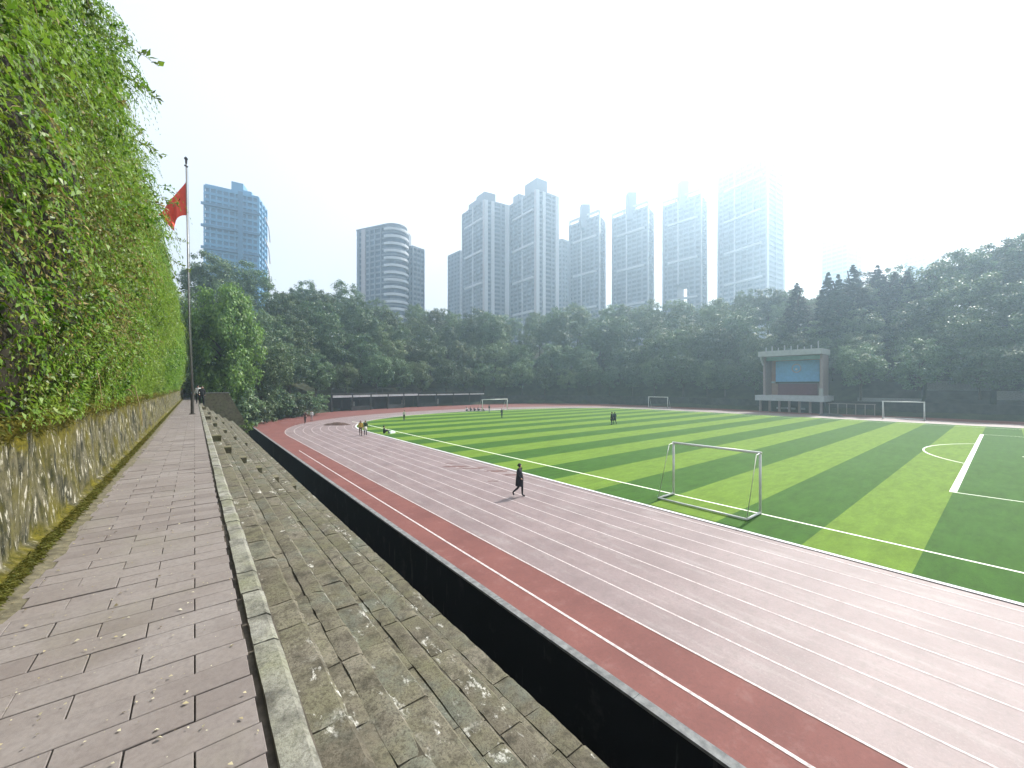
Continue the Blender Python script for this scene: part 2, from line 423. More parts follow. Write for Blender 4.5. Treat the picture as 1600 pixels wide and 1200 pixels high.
# ---- kerb stones along the path edge
kerb_root = tag(empty('stone_kerb', (.37, 0, PATH_Z)), 'pale worn stone kerb between the tiled path and the steps', 'kerb')
def stone_block(x0, x1, y0, y1, ztop, th, rough=.010, nx=4, ny=5, seed=0, wob=.03, nose=False):
    """a hewn block: uneven top grid, rounded rim, skirt; local to world"""
    u = np.linspace(0, 1, nx); v = np.linspace(0, 1, ny)
    if nose: u = np.array([0, .4, .8, 1]) if (x1-x0) < .16 else np.array([0, .45, 1-.035/(x1-x0), 1])
    U, V = np.meshgrid(u, v, indexing='ij')
    g = .006
    X = x0+g + U*(x1-x0-2*g); Y = y0+g + V*(y1-y0-2*g)
    edge = ((U == 0) | (U == 1) | (V == 0) | (V == 1))
    Z = ztop + rough*(n3(X, Y, 0*X, 6, seed)-.5)*2 - edge*rough*(.5+1.2*n3(X, Y, 0*X, 17, seed+3))
    if nose: Z = Z - (U == 1)*(.016+.014*n3(X, Y, 0*X, 7, seed+9))
    X = X + edge*(n3(X, Y, 0*X, 11, seed+5)-.5)*wob; Y = Y + edge*(n3(X, Y, 0*X, 11, seed+6)-.5)*wob
    top = np.stack([X, Y, Z], -1).reshape(-1,3)
    idx = np.arange(nx*ny).reshape(nx, ny)
    f = [tuple(q) for q in np.stack([idx[:-1,:-1], idx[1:,:-1], idx[1:,1:], idx[:-1,1:]], -1).reshape(-1,4)]
    loop = list(idx[:,0]) + list(idx[-1,1:]) + list(idx[-2::-1,-1]) + list(idx[0,-2:0:-1])
    n = len(top); low = top[loop].copy(); low[:,2] = ztop-th
    k = len(loop)
    for i in range(k):
        j = (i+1) % k; f.append((loop[j], loop[i], n+i, n+j))
    vs = [tuple(p) for p in top] + [tuple(p) for p in low]
    return vs, f
def add_stone(name, mat, parent, args, bucket=None):
    vs, f = stone_block(*args[:6], **args[6])
    if bucket is not None:
        n = len(bucket.v); bucket.v += vs; bucket.f += [tuple(n+i for i in q) for q in f]; bucket.m += [0]*len(f); return
    cx, cy, cz = (args[0]+args[1])/2, (args[2]+args[3])/2, args[4]
    pl = parent.location if parent is not None else Vector((0,0,0))
    me = bpy.data.meshes.new(name); me.from_pydata([(a-cx, b-cy, c-cz) for a,b,c in vs], [], f); me.update(); me.materials.append(mat)
    me.polygons.foreach_set('use_smooth', [True]*len(me.polygons))
    try: me.set_sharp_from_angle(angle=R_(38))
    except Exception: pass
    o = link(name, me, parent); o.location = (cx-pl.x, cy-pl.y, cz-pl.z); return o
far = MB(); y = -7.5; k = 0
while y < 57:
    L = rnd.choice([.32,.36,.42,.5,.95]) if y > 2.0 else rnd.choice([.4,.9,1.1])
    if 1.55 < y < 2.1: L = 1.25
    a = (.284+rnd.uniform(-.006,.008), .442+rnd.uniform(-.005,.005), y, y+L, PATH_Z+rnd.uniform(-.004,.012), .16, dict(seed=k, rough=.006, wob=.010, nose=True, ny=max(4, int(L*7)))); y += L+.004; k += 1
    if 0.8 < y < 50: add_stone('kerb_block', M['kerb'], kerb_root, a)
    else: add_stone('', None, None, a, far)
off = far; o = off.build('kerb_block_row', M['kerb'], kerb_root); o.location = (-.37,0,-PATH_Z); o['kind'] = 'stuff'

# ---- stone bleachers: six treads going down to the channel
NOSE = [.442, .74, 1.20, 1.68, 2.22, 2.82, 3.51]
DROP = [1.65, 1.95, 2.38, 2.81, 3.24, 3.67, 4.10]
bl = MB()
for i in range(6):
    bl.box(NOSE[i]-.02, NOSE[i+1]-.025, Y0, 57, -1.95, H-DROP[i+1]-.03)
bleach = tag(bl.build('stone_bleachers', M['mortar']), 'weathered stone spectator steps going down from path to the dark channel', 'bleachers')
jobs = []
for i in range(6):
    z = H-DROP[i+1]; x0, x1 = NOSE[i]-.01, NOSE[i+1]
    cuts = [x0, x1] if i in (0,2) else [x0, x0+(x1-x0)*(.50+.06*(i%2)), x1]
    for ca, cb in zip(cuts[:-1], cuts[1:]):
        y = -7.0 + rnd.random()
        while y < 56.8:
            L = rnd.choice([.5,.7,.9,1.1,1.3])*rnd.uniform(.85,1.15)
            y2 = min(y+L, 56.95)
            jobs.append((ca, cb, y, y2, z+rnd.uniform(-.006,.006), .2, dict(rough=.017, nx=4, ny=7, nose=(cb == x1))))
            y = y2
jobs.sort(key=lambda j: abs(j[2]-.9) if j[2] > .3 else 50-j[2])
far = MB()
for k, j in enumerate(jobs):
    j[6]['seed'] = k % 40
    if k < 298: add_stone('step_stone', M['stone'], bleach, j)
    else: add_stone('', None, None, j, far)
tag(far.build('step_stone_field', M['stone'], bleach), kind='stuff')
# aisle half-steps: short blocks standing on the treads
for (yb, n) in ((17.4, 6), (29.0, 5), (41.5, 5)):
    for i in range(n):
        z = H-DROP[i+1]; xm = NOSE[i]+.13
        vs = stone_block(NOSE[i]+.0, NOSE[i]+.30, yb, yb+.5, z+.20, .24, rough=.008, seed=i)
        o = add_stone('aisle_step', M['endstone'], bleach, (NOSE[i]+.0, NOSE[i]+.30, yb, yb+.5, z+.20, .24, dict(seed=i)))
# lime patches
def blob(name, cx, cy, z, rx, ry, mat, parent, seed, ang=0, n=18, dz=.004, amp=.6, thick=.008):
    m = MB(); c = (cx, cy, z+dz+thick)
    ring = []
    for q in range(n):
        a = 2*math.pi*q/n; rr = max(.15, 1 + amp*(float(n3(math.cos(a)*1.3, math.sin(a)*1.3, seed*1.7, 2.4, seed, 4))-.5)*2.6)
        px, py = rx*rr*math.cos(a), ry*rr*math.sin(a)
        ring.append((cx+px*math.cos(ang)-py*math.sin(ang), cy+px*math.sin(ang)+py*math.cos(ang)))
    m.v = [c] + [(cx+(a-cx)*.7, cy+(b-cy)*.7, z+dz+thick*.8) for a,b in ring] + [(a,b,z+dz-.01) for a,b in ring]
    for q in range(n):
        j = (q+1) % n; m.f += [(0,1+q,1+j), (1+q,1+n+q,1+n+j,1+j)]
    m.m = [0]*len(m.f)
    return m.build(name, mat, parent, True)
def step_z(x):
    for i in range(6):
        if x < NOSE[i+1]: return H-DROP[i+1]
    return H-DROP[6]
# ---- wing wall at the far end of the bleachers
ww = MB(); pr = [(.9,-1.9),(5.6,-1.9),(4.6,1.4),(3.1,4.55),(.9,4.55)]
ww.v = [(x,57.0,z) for x,z in pr] + [(x,58.1,z) for x,z in pr]
ww.f = [(0,1,2,3,4),(9,8,7,6,5)] + [(i,5+i,5+(i+1)%5,(i+1)%5) for i in range(5)]; ww.m = [0]*7
wing = ww.build('wing_wall', M['endstone']); tag(wing, 'stone wing wall with sloping end at the far end of the steps', 'wall')
cp = MB(); cp.box(.85, 3.2, 56.95, 58.15, 4.553, 4.63); cp.build('coping', M['concrete'], wing)

# ---- channel, its dark wall and the pale coping
CW0, CW1 = 5.88, 6.05
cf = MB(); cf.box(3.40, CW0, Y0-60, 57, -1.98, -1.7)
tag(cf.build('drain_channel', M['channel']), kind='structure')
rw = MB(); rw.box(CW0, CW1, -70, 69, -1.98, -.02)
rwall = tag(rw.build('channel_wall', M['channel_face']), 'faintly stained channel wall, its deep shade put into the colour, under the pale kerb beside the track', 'wall')
y = -20.0; cm = {}
while y < 69:
    L = 2.0; me = cm.get('c')
    if me is None:
        b_ = MB(); b_.box(-.005, .172, .003, L-.003, -.018, .035); me = b_.mesh('coping'); me.materials.append(M['concrete']); cm['c'] = me
    o = link('coping', me, rwall); o.location = (CW0, y, rnd.uniform(-.003,.003)); y += L

# ---- red apron
ap = MB()
pts = [(CW1, -90), (98.5, -90)] + list(reversed(PERIM[:-1])) + [(4.9, 72), (4.9, 69.0), (CW1, 69.0)]
pts = [(CW1,-90),(98.6,-90),(98.6,50),(96.1,74.1),(86.1,91.1),(70,97.6),(45,96.6),(22.7,89.6),(11.9,79.6),(4.4,69.6),(CW1,69.0)]
ap.v = [(x,y,0) for x,y in pts]; ap.f = [tuple(range(len(pts)))]; ap.m = [0]
tag(ap.build('red_apron', M['red']), kind='structure')

# ---- pitch outline: straight sides and a rounded far end
XC, A, YC, B, EX = 9.10*H, 6.144*H, 8.9*H, 4.35*H, 2.15
def half(y):
    if y <= YC: return A
    t = min(1.0, (y-YC)/B); return A*(1-t**EX)**(1/EX)
edge = [(XC-A, -80.0)] + [(XC-A, yy) for yy in np.linspace(-60, YC-1, 20)]
for q in np.linspace(0, math.pi, 90):
    cx, sy = math.cos(q), math.sin(q)
    edge.append((XC - A*math.copysign(abs(cx)**(2/EX), cx), YC + B*abs(sy)**(2/EX)))
edge += [(XC+A, yy) for yy in np.linspace(YC-1, -60, 20)] + [(XC+A, -80.0)]
E = np.array(edge)
dd = np.linalg.norm(np.diff(E, axis=0), axis=1); keep = np.concatenate([[True], dd > .02]); E = E[keep]
T = np.gradient(E, axis=0); T /= np.linalg.norm(T, axis=1, keepdims=True)
NRM = np.stack([-T[:,1], T[:,0]], 1)
def strip(name, o0, o1, z, mat, parent=None, sl=slice(None)):
    a = E[sl] + NRM[sl]*o0; b = E[sl] + NRM[sl]*o1
    P = np.stack([np.c_[a, np.full(len(a), z)], np.c_[b, np.full(len(b), z)]], 1)
    return grid_mesh(name, P, mat, parent, False)
track = tag(strip('running_track', .10, 1.494*H, .004, M['pink']), kind='structure')
for k in range(9):
    o = .096*H + k*.1748*H
    strip('lane_line', o-.026, o+.026, .008, M['line'], track)
ol = MB(); ol.quad((1.2615*H-.035,-60,.0065),(1.2615*H+.035,-60,.0065),(1.2615*H+.035,37,.0065),(1.2615*H-.035,37,.0065))
ol.build('lane_line', M['line'], track)
kb = strip('kerb_edge', -.02, .16, .03, M['white_conc'], track)

# ---- pitch: one sheet per turf stripe
pm = MB(); pm.v = [(x,y,.0055) for x,y in E]; pm.f = [tuple(reversed(range(len(E))))]; pm.m = [0]
pitch = tag(pm.build('football_pitch', M['turf_d']), kind='structure')
bnd = [-70.0]
yy = .315*H
lower = [yy - k*.53*H for k in range(1, 22)]
bnd = sorted(lower) + [.315*H, .805*H, 1.335*H, 1.885*H, 2.47*H, 3.03*H]
while bnd[-1] < YC+B: bnd.append(bnd[-1] + .545*H)
i0 = bnd.index(.315*H)
for i in range(len(bnd)-1):
    a_, b_ = bnd[i], min(bnd[i+1], YC+B-.01)
    if b_ <= a_: break
    if (i - i0) % 2 == 0: mt = M['turf_l']
    else: mt = M['turf_d']
    n = 2 if b_ < YC else 9
    P = []
    for q in np.linspace(a_, b_, n): 
        hw = half(q); P.append([(XC-hw, q, .010), (XC+hw, q, .010)])
    grid_mesh('turf_stripe', np.array(P), mt, pitch, False)
ZL = .016
def pline(x0, y0, x1, y1, w):
    d = Vector((x1-x0, y1-y0)).normalized(); n = Vector((-d.y, d.x))*w/2
    m = MB(); m.quad((x0-n.x,y0-n.y,ZL),(x1-n.x,y1-n.y,ZL),(x1+n.x,y1+n.y,ZL),(x0+n.x,y0+n.y,ZL))
    return m.build('pitch_marking', M['gline'], pitch)
TL, TR = 3.45*H, 14.75*H
YG0, YG1 = .315*H-16.5, 12.75*H
pline(TL, YG0, TL, 62, .11); pline(TR, YG0, TR, 62, .11)
BX0, BX1, YB = 5.56*H, 12.64*H, .315*H
m_ = pline(BX0, YB, BX1, YB, .26)
pline(BX0, YG0, BX0, YB-.135, .10); pline(BX1, YG0, BX1, YB-.135, .10)
pline(XC-24, YG1, XC+24, YG1, .11)
def arc(cx, cy, r, a0, a1, n=40, w=.11):
    q = np.linspace(a0, a1, n)
    P = np.stack([np.stack([cx+(r-w/2)*np.cos(q), cy+(r-w/2)*np.sin(q), 0*q+ZL+.003], -1), np.stack([cx+(r+w/2)*np.cos(q), cy+(r+w/2)*np.sin(q), 0*q+ZL+.003], -1)], 1)
    grid_mesh('pitch_marking', P, M['gline'], pitch, False)
xm = 9.12*H; ry_ = YB - 5.5
r_ = ((1.42*H)**2 + 2.75**2)/5.5; th = math.acos(1.42*H/r_)
arc(xm, YB+2.75-r_, r_, th, math.pi-th)
blob('penalty_spot', xm, YB-2.6, ZL, .16, .16, M['gline'], pitch, 1, amp=.05, thick=.002)

# ---- stains and a heap of wet sand on the track
for k, (px, py, rx, ry) in enumerate(((712,729,.9,.28),(735,732,1.0,.16),(752,730,.5,.14),(776,736,.85,.28),(800,742,.6,.22),(771,752,.4,.12),(703,724,.5,.15))):
    F = H/((py-603)/619.0); X, Yp = ray(px, F)
    o = blob('wet_patch', X, Yp, .0085, rx, ry, M['stain'], track, k+20, -.7, 22, .001, .8, .003)
F = H/((664-603)/619.0); X, Yp = ray(526, F)
sand = empty('sand_heap', (X, Yp, 0)); tag(sand, 'low heap of dark wet earth on the track bend', 'earth heap')
hm = np.linspace(0, 1, 14); an = np.linspace(0, 2*math.pi, 30)
HM, AN = np.meshgrid(hm, an, indexing='ij')
rr = HM*(.75+.55*n3(np.cos(AN), np.sin(AN), 0*AN, 1.5, 31))
P = np.stack([rr*np.cos(AN)*1.7, rr*np.sin(AN)*.8, .012+.34*(1-HM**2)*(.5+n3(rr*np.cos(AN), rr*np.sin(AN), 0*AN, 2.2, 33))], -1)
P[:,-1] = P[:,0]
o = grid_mesh('heap_body', P, plain('wet_earth', (.075,.045,.035), .9, var=.4, scale=4, bmp=.5), sand); o.rotation_euler = (0,0,-.6)

# ================================================================== MOSSY WALL AND THE GREEN BANK
WX = -1.215; WH = 1.36
ys = np.concatenate([np.arange(-6, 3, .25), np.arange(3, 16, .045), np.arange(16, 36, .12), np.arange(36, 80, .35)])
vs = np.linspace(0, 1, 26)
YY, VV = np.meshgrid(ys, vs, indexing='ij')
rel = (n3(0*YY, YY*2.6, VV*1.1, 1.0, 41, 4)-.5)*.16 + (n3(0*YY, YY*9, VV*2.0, 1.0, 44, 2)-.5)*.06
ledge = .07*np.clip((.11-VV)/.03, 0, 1)
lip = .07*np.clip((VV-.88)/.08, 0, 1)*n3(0*YY, YY*3, VV, 1, 47)*2
XX = WX - .02 - .10*VV + rel*np.clip(VV*8, 0, 1) + ledge + lip
ZZ = PATH_Z - .03 + VV*(WH + .10*(n3(0*YY, YY, 0*YY, 1.1, 49)-.5))
top = np.stack([XX, YY, ZZ], -1)
back = top[:, -1:, :].copy(); back[:,:,0] -= .6
mw = grid_mesh('mossy_wall', np.concatenate([top, back], 1), M['mosswall'])
tag(mw, 'moss and lime streaked low stone wall along the left of the path', 'wall')
# yellow moss blades on the lip and foot
N_ = 26000
yb = 3 + (nr.random(N_)**1.6)*60
foot = nr.random(N_) < .86
P = np.stack([WX+.02+nr.normal(0,.03,N_), yb, PATH_Z+WH-.06+nr.normal(0,.06,N_)], 1)
P[foot,2] = PATH_Z+.02+nr.random(foot.sum())*.12; P[foot,0] = WX+.03+nr.random(foot.sum())*.05
D = np.stack([.5+nr.random(N_)*.6, nr.normal(0,.5,N_), nr.normal(-.5,.6,N_)], 1)
me = leaf_mesh('moss_blades', P, D, nr.normal(0,1,(N_,3)), .03+nr.random(N_)*.05, .006+nr.random(N_)*.010); me.materials.append(M['moss'])
o = link('moss_blades', me, mw); o['kind'] = 'stuff'

bank = tag(empty('vine_bank', (WX-.3, 10, PATH_Z+WH)), 'tall bank of bright green hanging vines above the mossy wall', 'hanging vines')
def bank_top(y): return 12.0 + .10*y + 1.1*(n3(0*y, y, 0*y, .22, 61)-.5) + 1.3*(n3(0*y, y, 0*y, .9, 62)-.5)
def bank_x(y, z):
    t = np.clip((z-(PATH_Z+WH))/(bank_top(y)-(PATH_Z+WH)), 0, 1.1)
    return WX-.15 - .55*np.clip((y-11)/9, 0, 1)*np.clip((t-.3)/.3, 0, 1) + .45*np.sin(np.pi*np.clip(t*1.15,0,1)) - .10*t - 1.2*np.clip(t-.90,0,1)*2 + 1.15*(n3(y*.45, 0*y, z*.5, 1, 63)-.5) + .65*(n3(y, z*.8, 0*y, 1.1, 64)-.5)
WLOC = Vector((WX-.3, 10, PATH_Z+WH))
# earth behind
ys = np.arange(-4, 80, .5); vs = np.linspace(0, 1, 30)
YY, VV = np.meshgrid(ys, vs, indexing='ij')
ZZ = PATH_Z+WH-.1 + VV*(bank_top(YY)-PATH_Z-WH-.35)
XX = bank_x(YY, ZZ) - .62 + .3*(n3(YY, ZZ, 0*YY, 1.3, 66)-.5)
P = np.stack([XX, YY, ZZ], -1); bk = P[:,-1:,:].copy(); bk[:,:,0] -= 16
o = grid_mesh('earth_bank', np.concatenate([P, bk], 1) - np.array(WLOC), M['soil'], bank)
def bank_leaves(name, y0, y1, dens, lo, hi, mat, asp, dry=False, keepf=None):
    area = (y1-y0)*8.5; n = int(area*dens)
    y = y0 + nr.random(n)*(y1-y0)
    t = nr.random(n); z = PATH_Z+WH-.08 + t*(bank_top(y)-PATH_Z-WH+.1)
    x = bank_x(y, z)
    cl = .6*n3(y, z, x*0, 1.25, 71, 2) + .4*n3(y, z, x*0, 3.6, 75, 2)           # clumps: proud tufts and gaps between
    depth = .12+nr.random(n)*.55
    x = x - depth + (cl-.45)*1.25
    ok = nr.random(n) < np.clip((cl-.36)*6, .05, 1)
    if keepf is not None: ok &= nr.random(n) < keepf(y, z)
    # hanging fringe lower down near the wall top
    x = np.minimum(x, WX+.05 + .55*np.clip(z-PATH_Z-WH-.06-.35*n3(y, 0*y, 0*y, .8, 77), 0, 3))
    P = np.stack([x, y, z], 1)[ok]; n = len(P)
    D = np.stack([.35+nr.normal(0,.45,n), nr.normal(-.15,.6,n), -.55+nr.normal(0,.45,n)], 1)
    N = np.stack([.9+nr.normal(0,.4,n), nr.normal(-.1,.5,n), .6+nr.normal(0,.4,n)], 1)
    L = lo + (hi-lo)*nr.random(n)
    me = leaf_mesh(name, P-np.array(WLOC), D, N, L, L*asp*(.7+.6*nr.random(n))); me.materials.append(mat)
    o = link(name, me, bank); o['kind'] = 'stuff'; return o
def dryf(y, z):
    a = np.exp(-((y-6.3)/2.3)**2 - ((z-6.9)/1.3)**2)*.85
    b = np.exp(-((y-9.5)/1.6)**2 - ((z-6.4)/.9)**2)*.8
    c = np.exp(-((y-17)/1.8)**2 - ((z-6.6)/.8)**2)*.55
    return np.clip(a+b+c + .25*np.clip(n3(y, z, 0*y, .5, 81)-.60, 0, 1)*4, .02, .92)
greenf = lambda y, z: 1-.88*dryf(y, z)
bank_leaves('vine_leaves', -2, 4, 200, .05, .10, M['vine'], .42, keepf=greenf)
bank_leaves('vine_leaves', 4, 13, 1100, .030, .080, M['vine'], .42, keepf=greenf)
bank_leaves('vine_leaves', 13, 26, 800, .040, .095, M['vine'], .45, keepf=greenf)
bank_leaves('vine_leaves', 26, 46, 600, .07, .14, M['vine'], .5, keepf=greenf)
bank_leaves('vine_leaves', 46, 80, 210, .10, .20, M['vine'], .5, keepf=greenf)
def strands(name, y0, y1, dens, mat, ll, keepf):
    n = int((y1-y0)*8.5*dens); y = y0+nr.random(n)*(y1-y0); t = nr.random(n)
    z = PATH_Z+WH+.15 + t*(bank_top(y)-PATH_Z-WH+.1)
    cl = .6*n3(y, z, y*0, 1.25, 71, 2) + .4*n3(y, z, y*0, 3.6, 75, 2)
    ok = (nr.random(n) < np.clip((cl-.36)*6, .1, 1)) & (nr.random(n) < keepf(y, z)); y, z, cl = y[ok], z[ok], cl[ok]; n = len(y)
    x = bank_x(y, z) + (cl-.45)*1.25 - .12
    L = .22+.55*nr.random(n); out = .25+.45*nr.random(n); dy = nr.normal(-.25,.35,n); up = nr.normal(.30,.25,n)
    P, D, N, S = [], [], [], []
    for k in range(15):
        q = (k+.5)/15
        px = x + out*L*q; py = y + dy*L*q; pz = z + up*L*q - 1.15*L*q*q
        tx, ty, tz = out, dy, up-2.3*q
        side = 1 if k % 2 else -1
        P.append(np.stack([px, py, pz], 1)); D.append(np.stack([tx*.9+nr.normal(0,.25,n), ty*.9+side*.75+nr.normal(0,.2,n), tz*.8+nr.normal(0,.22,n)], 1))
        N.append(np.stack([.8+nr.normal(0,.25,n), nr.normal(0,.3,n)-side*.2, .75+nr.normal(0,.25,n)], 1)); S.append(ll*(1.15-.5*q)*(.75+.5*nr.random(n)))
    P, D, N, S = map(np.concatenate, (P, D, N, S))
    xm_ = WX+.06 + .55*np.clip(P[:,2]-PATH_Z-WH-.02-.3*n3(P[:,1], 0*P[:,1], 0*P[:,1], .8, 77), 0, 3); k2 = P[:,2] > PATH_Z+WH-.10
    P[:,0] = np.minimum(P[:,0], xm_); P, D, N, S = P[k2], D[k2], N[k2], S[k2]
    me = leaf_mesh(name, P-np.array(WLOC), D, N, S, S*.40); me.materials.append(mat)
    o = link(name, me, bank); o['kind'] = 'stuff'
strands('vine_strands', 2.6, 12, 52, M['vine'], .075, greenf)
strands('vine_strands', 12, 24, 34, M['vine'], .090, greenf)
strands('vine_strands', 24, 44, 15, M['vine'], .130, greenf)
strands('dry_strands', 4, 12, 20, M['dry'], .06, dryf)
bank_leaves('dry_leaves', 3.5, 26, 300, .03, .075, M['dry'], .42, keepf=dryf)
# bare stems
tm = MB()
for k in range(420):
    y = 4 + 22*rnd.random()**1.5; z = PATH_Z+WH + rnd.uniform(.2, 6.5)
    if rnd.random() > .25 + .8*float(dryf(np.array(y), np.array(z))): continue
    x = float(bank_x(np.array(y), np.array(z))) + rnd.uniform(-.25, .12)
    L = rnd.uniform(.3, 1.1); dy, dx = rnd.uniform(-.7,.7), rnd.uniform(-.1,.22)
    sag = rnd.uniform(.2,.9)
    pts = [(x+dx*L*q, y+dy*L*q, z-sag*L*q*q + .15*L*q + rnd.uniform(-.02,.02)) for q in (0,.33,.66,1)]
    r = rnd.uniform(.003,.008); tm.tube([Vector(p)-WLOC for p in pts], [r,r*.8,r*.6,r*.3], 4)
tag(tm.build('bare_stems', M['twig'], bank), kind='stuff')
# overhanging sprays at the skyline
spr = MB(); LP, LD, LL = [], [], []
def spray(px0, py0, px1, py1, F0, F1, n=26, curve=.15, leaf=.11):
    p0 = Vector((*ray(px0, F0), zat(py0, F0))); p1 = Vector((*ray(px1, F1), zat(py1, F1)))
    mid = (p0+p1)/2 + Vector((0,0,curve)); pts = []
    for q in (i/7 for i in range(8)): pts.append(p0*(1-q)**2 + mid*2*q*(1-q) + p1*q*q)
    spr.tube([p-WLOC for p in pts], list(np.linspace(.012,.003,8)), 4)
    d = (p1-p0).normalized()
    for k in range(n):
        q = .15+.85*(k+rnd.random())/n; a = p0*(1-q)**2 + mid*2*q*(1-q) + p1*q*q
        LP.append(a); LD.append(d*.5 + Vector((rnd.gauss(0,.5), rnd.gauss(0,.5), rnd.gauss(.05,.6)))); LL.append(leaf*rnd.uniform(.6,1.2))
spray(110,50,248,104,7.4,7.0,40,.35,.16); spray(110,80,247,156,8.2,7.8,80,.25,.14); spray(175,205,256,246,11,10.6,46,.2,.16)
spray(190,185,224,212,12,11.6,34,.1,.16); spray(85,0,150,70,6.6,6.4,50,.3,.15); spray(225,300,278,322,19,18.5,30,.15,.22); spray(120,100,190,140,8,7.6,46,.2,.14)
spray(225,330,287,470,20,19,40,.9,.22); spray(240,365,292,380,21,20,24,.1,.22); spray(250,395,298,425,23,22,36,.1,.22); spray(110,-30,146,30,6,6.0,46,.3,.15)
spr.build('spray_stem', M['twig'], bank)
n = len(LP); me = leaf_mesh('spray_leaves', np.array([tuple(p) for p in LP])-np.array(WLOC), np.array([tuple(p) for p in LD]), nr.normal(0,1,(n,3))+np.array([0,0,.6]), np.array(LL), np.array(LL)*.4)
me.materials.append(M['vine']); tag(link('spray_leaves', me, bank), kind='stuff')

# leaf litter on the path
n = 1500
y = 1.5 + nr.random(n)**1.7*26; u = nr.random(n)**1.5; x = PL+.06 + u*(PR-PL-.05)
P = np.stack([x, y, np.full(n, PATH_Z+.007)+nr.random(n)*.006], 1)
D = np.stack([nr.normal(0,1,n), nr.normal(0,1,n), nr.normal(.08,.12,n)], 1)
L = .008+nr.random(n)**2.5*.024
me = leaf_mesh('leaf_litter', P, D, np.array([0,0,1.])+nr.normal(0,.25,(n,3)), L, L*(.4+.5*nr.random(n))); me.materials.append(M['litter'])
tag(link('leaf_litter', me), 'small fallen leaves scattered over the tiled path', 'leaf litter', kind='stuff')

# ================================================================== PERIMETER
# ---- dark perimeter wall behind the track (one wall, following the edge of the apron)
pw = tag(empty('perimeter_wall', (98.5, 40, 0)), 'dark stone retaining wall at the foot of the wooded slope round the track', 'wall')
for (a, b) in zip(PERIM[:-1], PERIM[1:]):
    a, b = Vector(a), Vector(b); d = (b-a); L = d.length; d.normalize(); n = Vector((d.y, -d.x))
    hgt = 2.3
    Mx = Matrix.Translation((a.x-98.5, a.y-40, 0)) @ Matrix.Rotation(math.atan2(d.y, d.x), 4, 'Z')
    m = MB(); m.box(-.1, L+.1, -.02, .55, -1.9, hgt, M=Mx); m.build('wall_section', M['darkstone'], pw)
    m = MB(); m.box(-.12, L+.12, -.10, .62, hgt+.003, hgt+.16, M=Mx); m.build('coping', M['darkstone'], pw)
    # piers along the wall
    k = 0; s = 2.0
    while s < L-1 and k < 40:
        m = MB(); m.box(s, s+.35, -.16, -.023, -.02, hgt-.004, M=Mx); m.build('pier', M['darkstone'], pw); s += 4.2; k += 1
# seating ledges on the far side, one above the other behind the wall
led = tag(empty('hillside_terrace', (101, 10, 2.3)), 'hazy stepped terrace on the slope to the right of the stage', 'terrace')
for i, (z, x) in enumerate(((3.1,100.0),(4.6,101.5),(6.2,103.2))):
    for (ya, yb_) in ((-22,-10.5),(-10,1),(1.6,9),(9.5,18)):
        m = MB(); m.box(x-101, x-101+1.6, ya-10, yb_-10, -3.5, z-2.3); m.build('ledge', M['concrete'] if (i+int(ya)) % 3 == 0 else M['darkstone'], led)

# ---- covered terrace at the far bend: posts, white beam, dark back
ct = tag(empty('covered_terrace', (22.4, 88.2, 0)), 'long low shelter with white front beam and dark openings at the far bend', 'shelter')
segs = [((22.0,87.6),(44.6,94.6)), ((44.6,94.6),(66,95.7))]
for si, (a, b) in enumerate(segs):
    a, b = Vector(a), Vector(b); d = b-a; L = d.length; d.normalize()
    Mx = Matrix.Translation((a.x-22.4, a.y-88.2, 0)) @ Matrix.Rotation(math.atan2(d.y, d.x), 4, 'Z')
    def bx(name, mat, *q):
        m = MB(); m.box(*q, M=Mx); return m.build(name, mat, ct)
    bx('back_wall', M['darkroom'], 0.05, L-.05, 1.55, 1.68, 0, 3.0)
    bx('roof', M['darkstone'], -.3, L+.0, -.45, 1.9, 3.58, 3.78)
    nb = int(L/4.6); w = L/nb
    for k in range(nb):
        if si == 0 and k == 1: pass
        bx('beam', M['white_conc'], k*w+.32, (k+1)*w-.05, -.32, -.02, 2.95, 3.42 if si == 0 else 3.25)
        bx('post', M['darkstone'], k*w-.02, k*w+.28, -.30, .02, 0, 3.575)
        if k % 2 == (0 if si else 1): bx('parapet', M['darkstone'], k*w+.285, (k+1)*w-.025, -.2, -.05, 0, .95)
        if k % 3 == 1: bx('panel', M['concrete'], k*w+.9, k*w+1.9, 1.42, 1.546, .4, 1.9)
    for k in range(nb*3): bx('railing_post', M['darkmetal'], k*w/3, k*w/3+.06, -.4, -.34, 3.784, 4.7)
    bx('railing', M['darkmetal'], 0, L, -.40, -.34, 4.703, 4.77)

# ---- the stage on the far side
st = tag(empty('stage', (95.2, 27.6, 0)), 'hazy raised stage with blue backdrop and pale flat roof on the far side', 'stage')
mred = flat('stage_maroon', (.13,.045,.06)); mblue = flat('stage_blue', (.14,.36,.62)); mgrey = flat('stage_grey', (.23,.19,.185)); mroof = flat('stage_roof', (.30,.32,.32)); mplat = flat('stage_platform', (.34,.365,.39)); mtan = flat('stage_tan', (.30,.19,.15))
def sb(name, mat, *q, parent=None):
    m = MB(); m.box(*q); return m.build(name, mat, parent or st)
W = 5.6
sb('platform', mplat, -1.9, 5.0, -6.6, 6.6, 2.35, 3.45)
for k in range(7): sb('support', mgrey, -.9, -.5, -6.0+k*1.95, -5.6+k*1.95, 0, 2.345)
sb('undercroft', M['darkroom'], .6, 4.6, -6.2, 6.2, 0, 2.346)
for (ya, yb_) in ((-.8,.9),(1.1,2.9),(-2.6,-1.9)): sb('bench', mplat, .2, .55, ya, yb_, .6, .95)
sb('back_wall', mgrey, 3.9, 4.4, -5.3, 5.3, 3.453, 11.6)
sb('side_wall', mgrey, .4, 4.39, -5.78, -5.303, 3.453, 11.6)
sb('side_wall', mgrey, .4, 4.39, 5.303, 5.78, 3.453, 11.6)
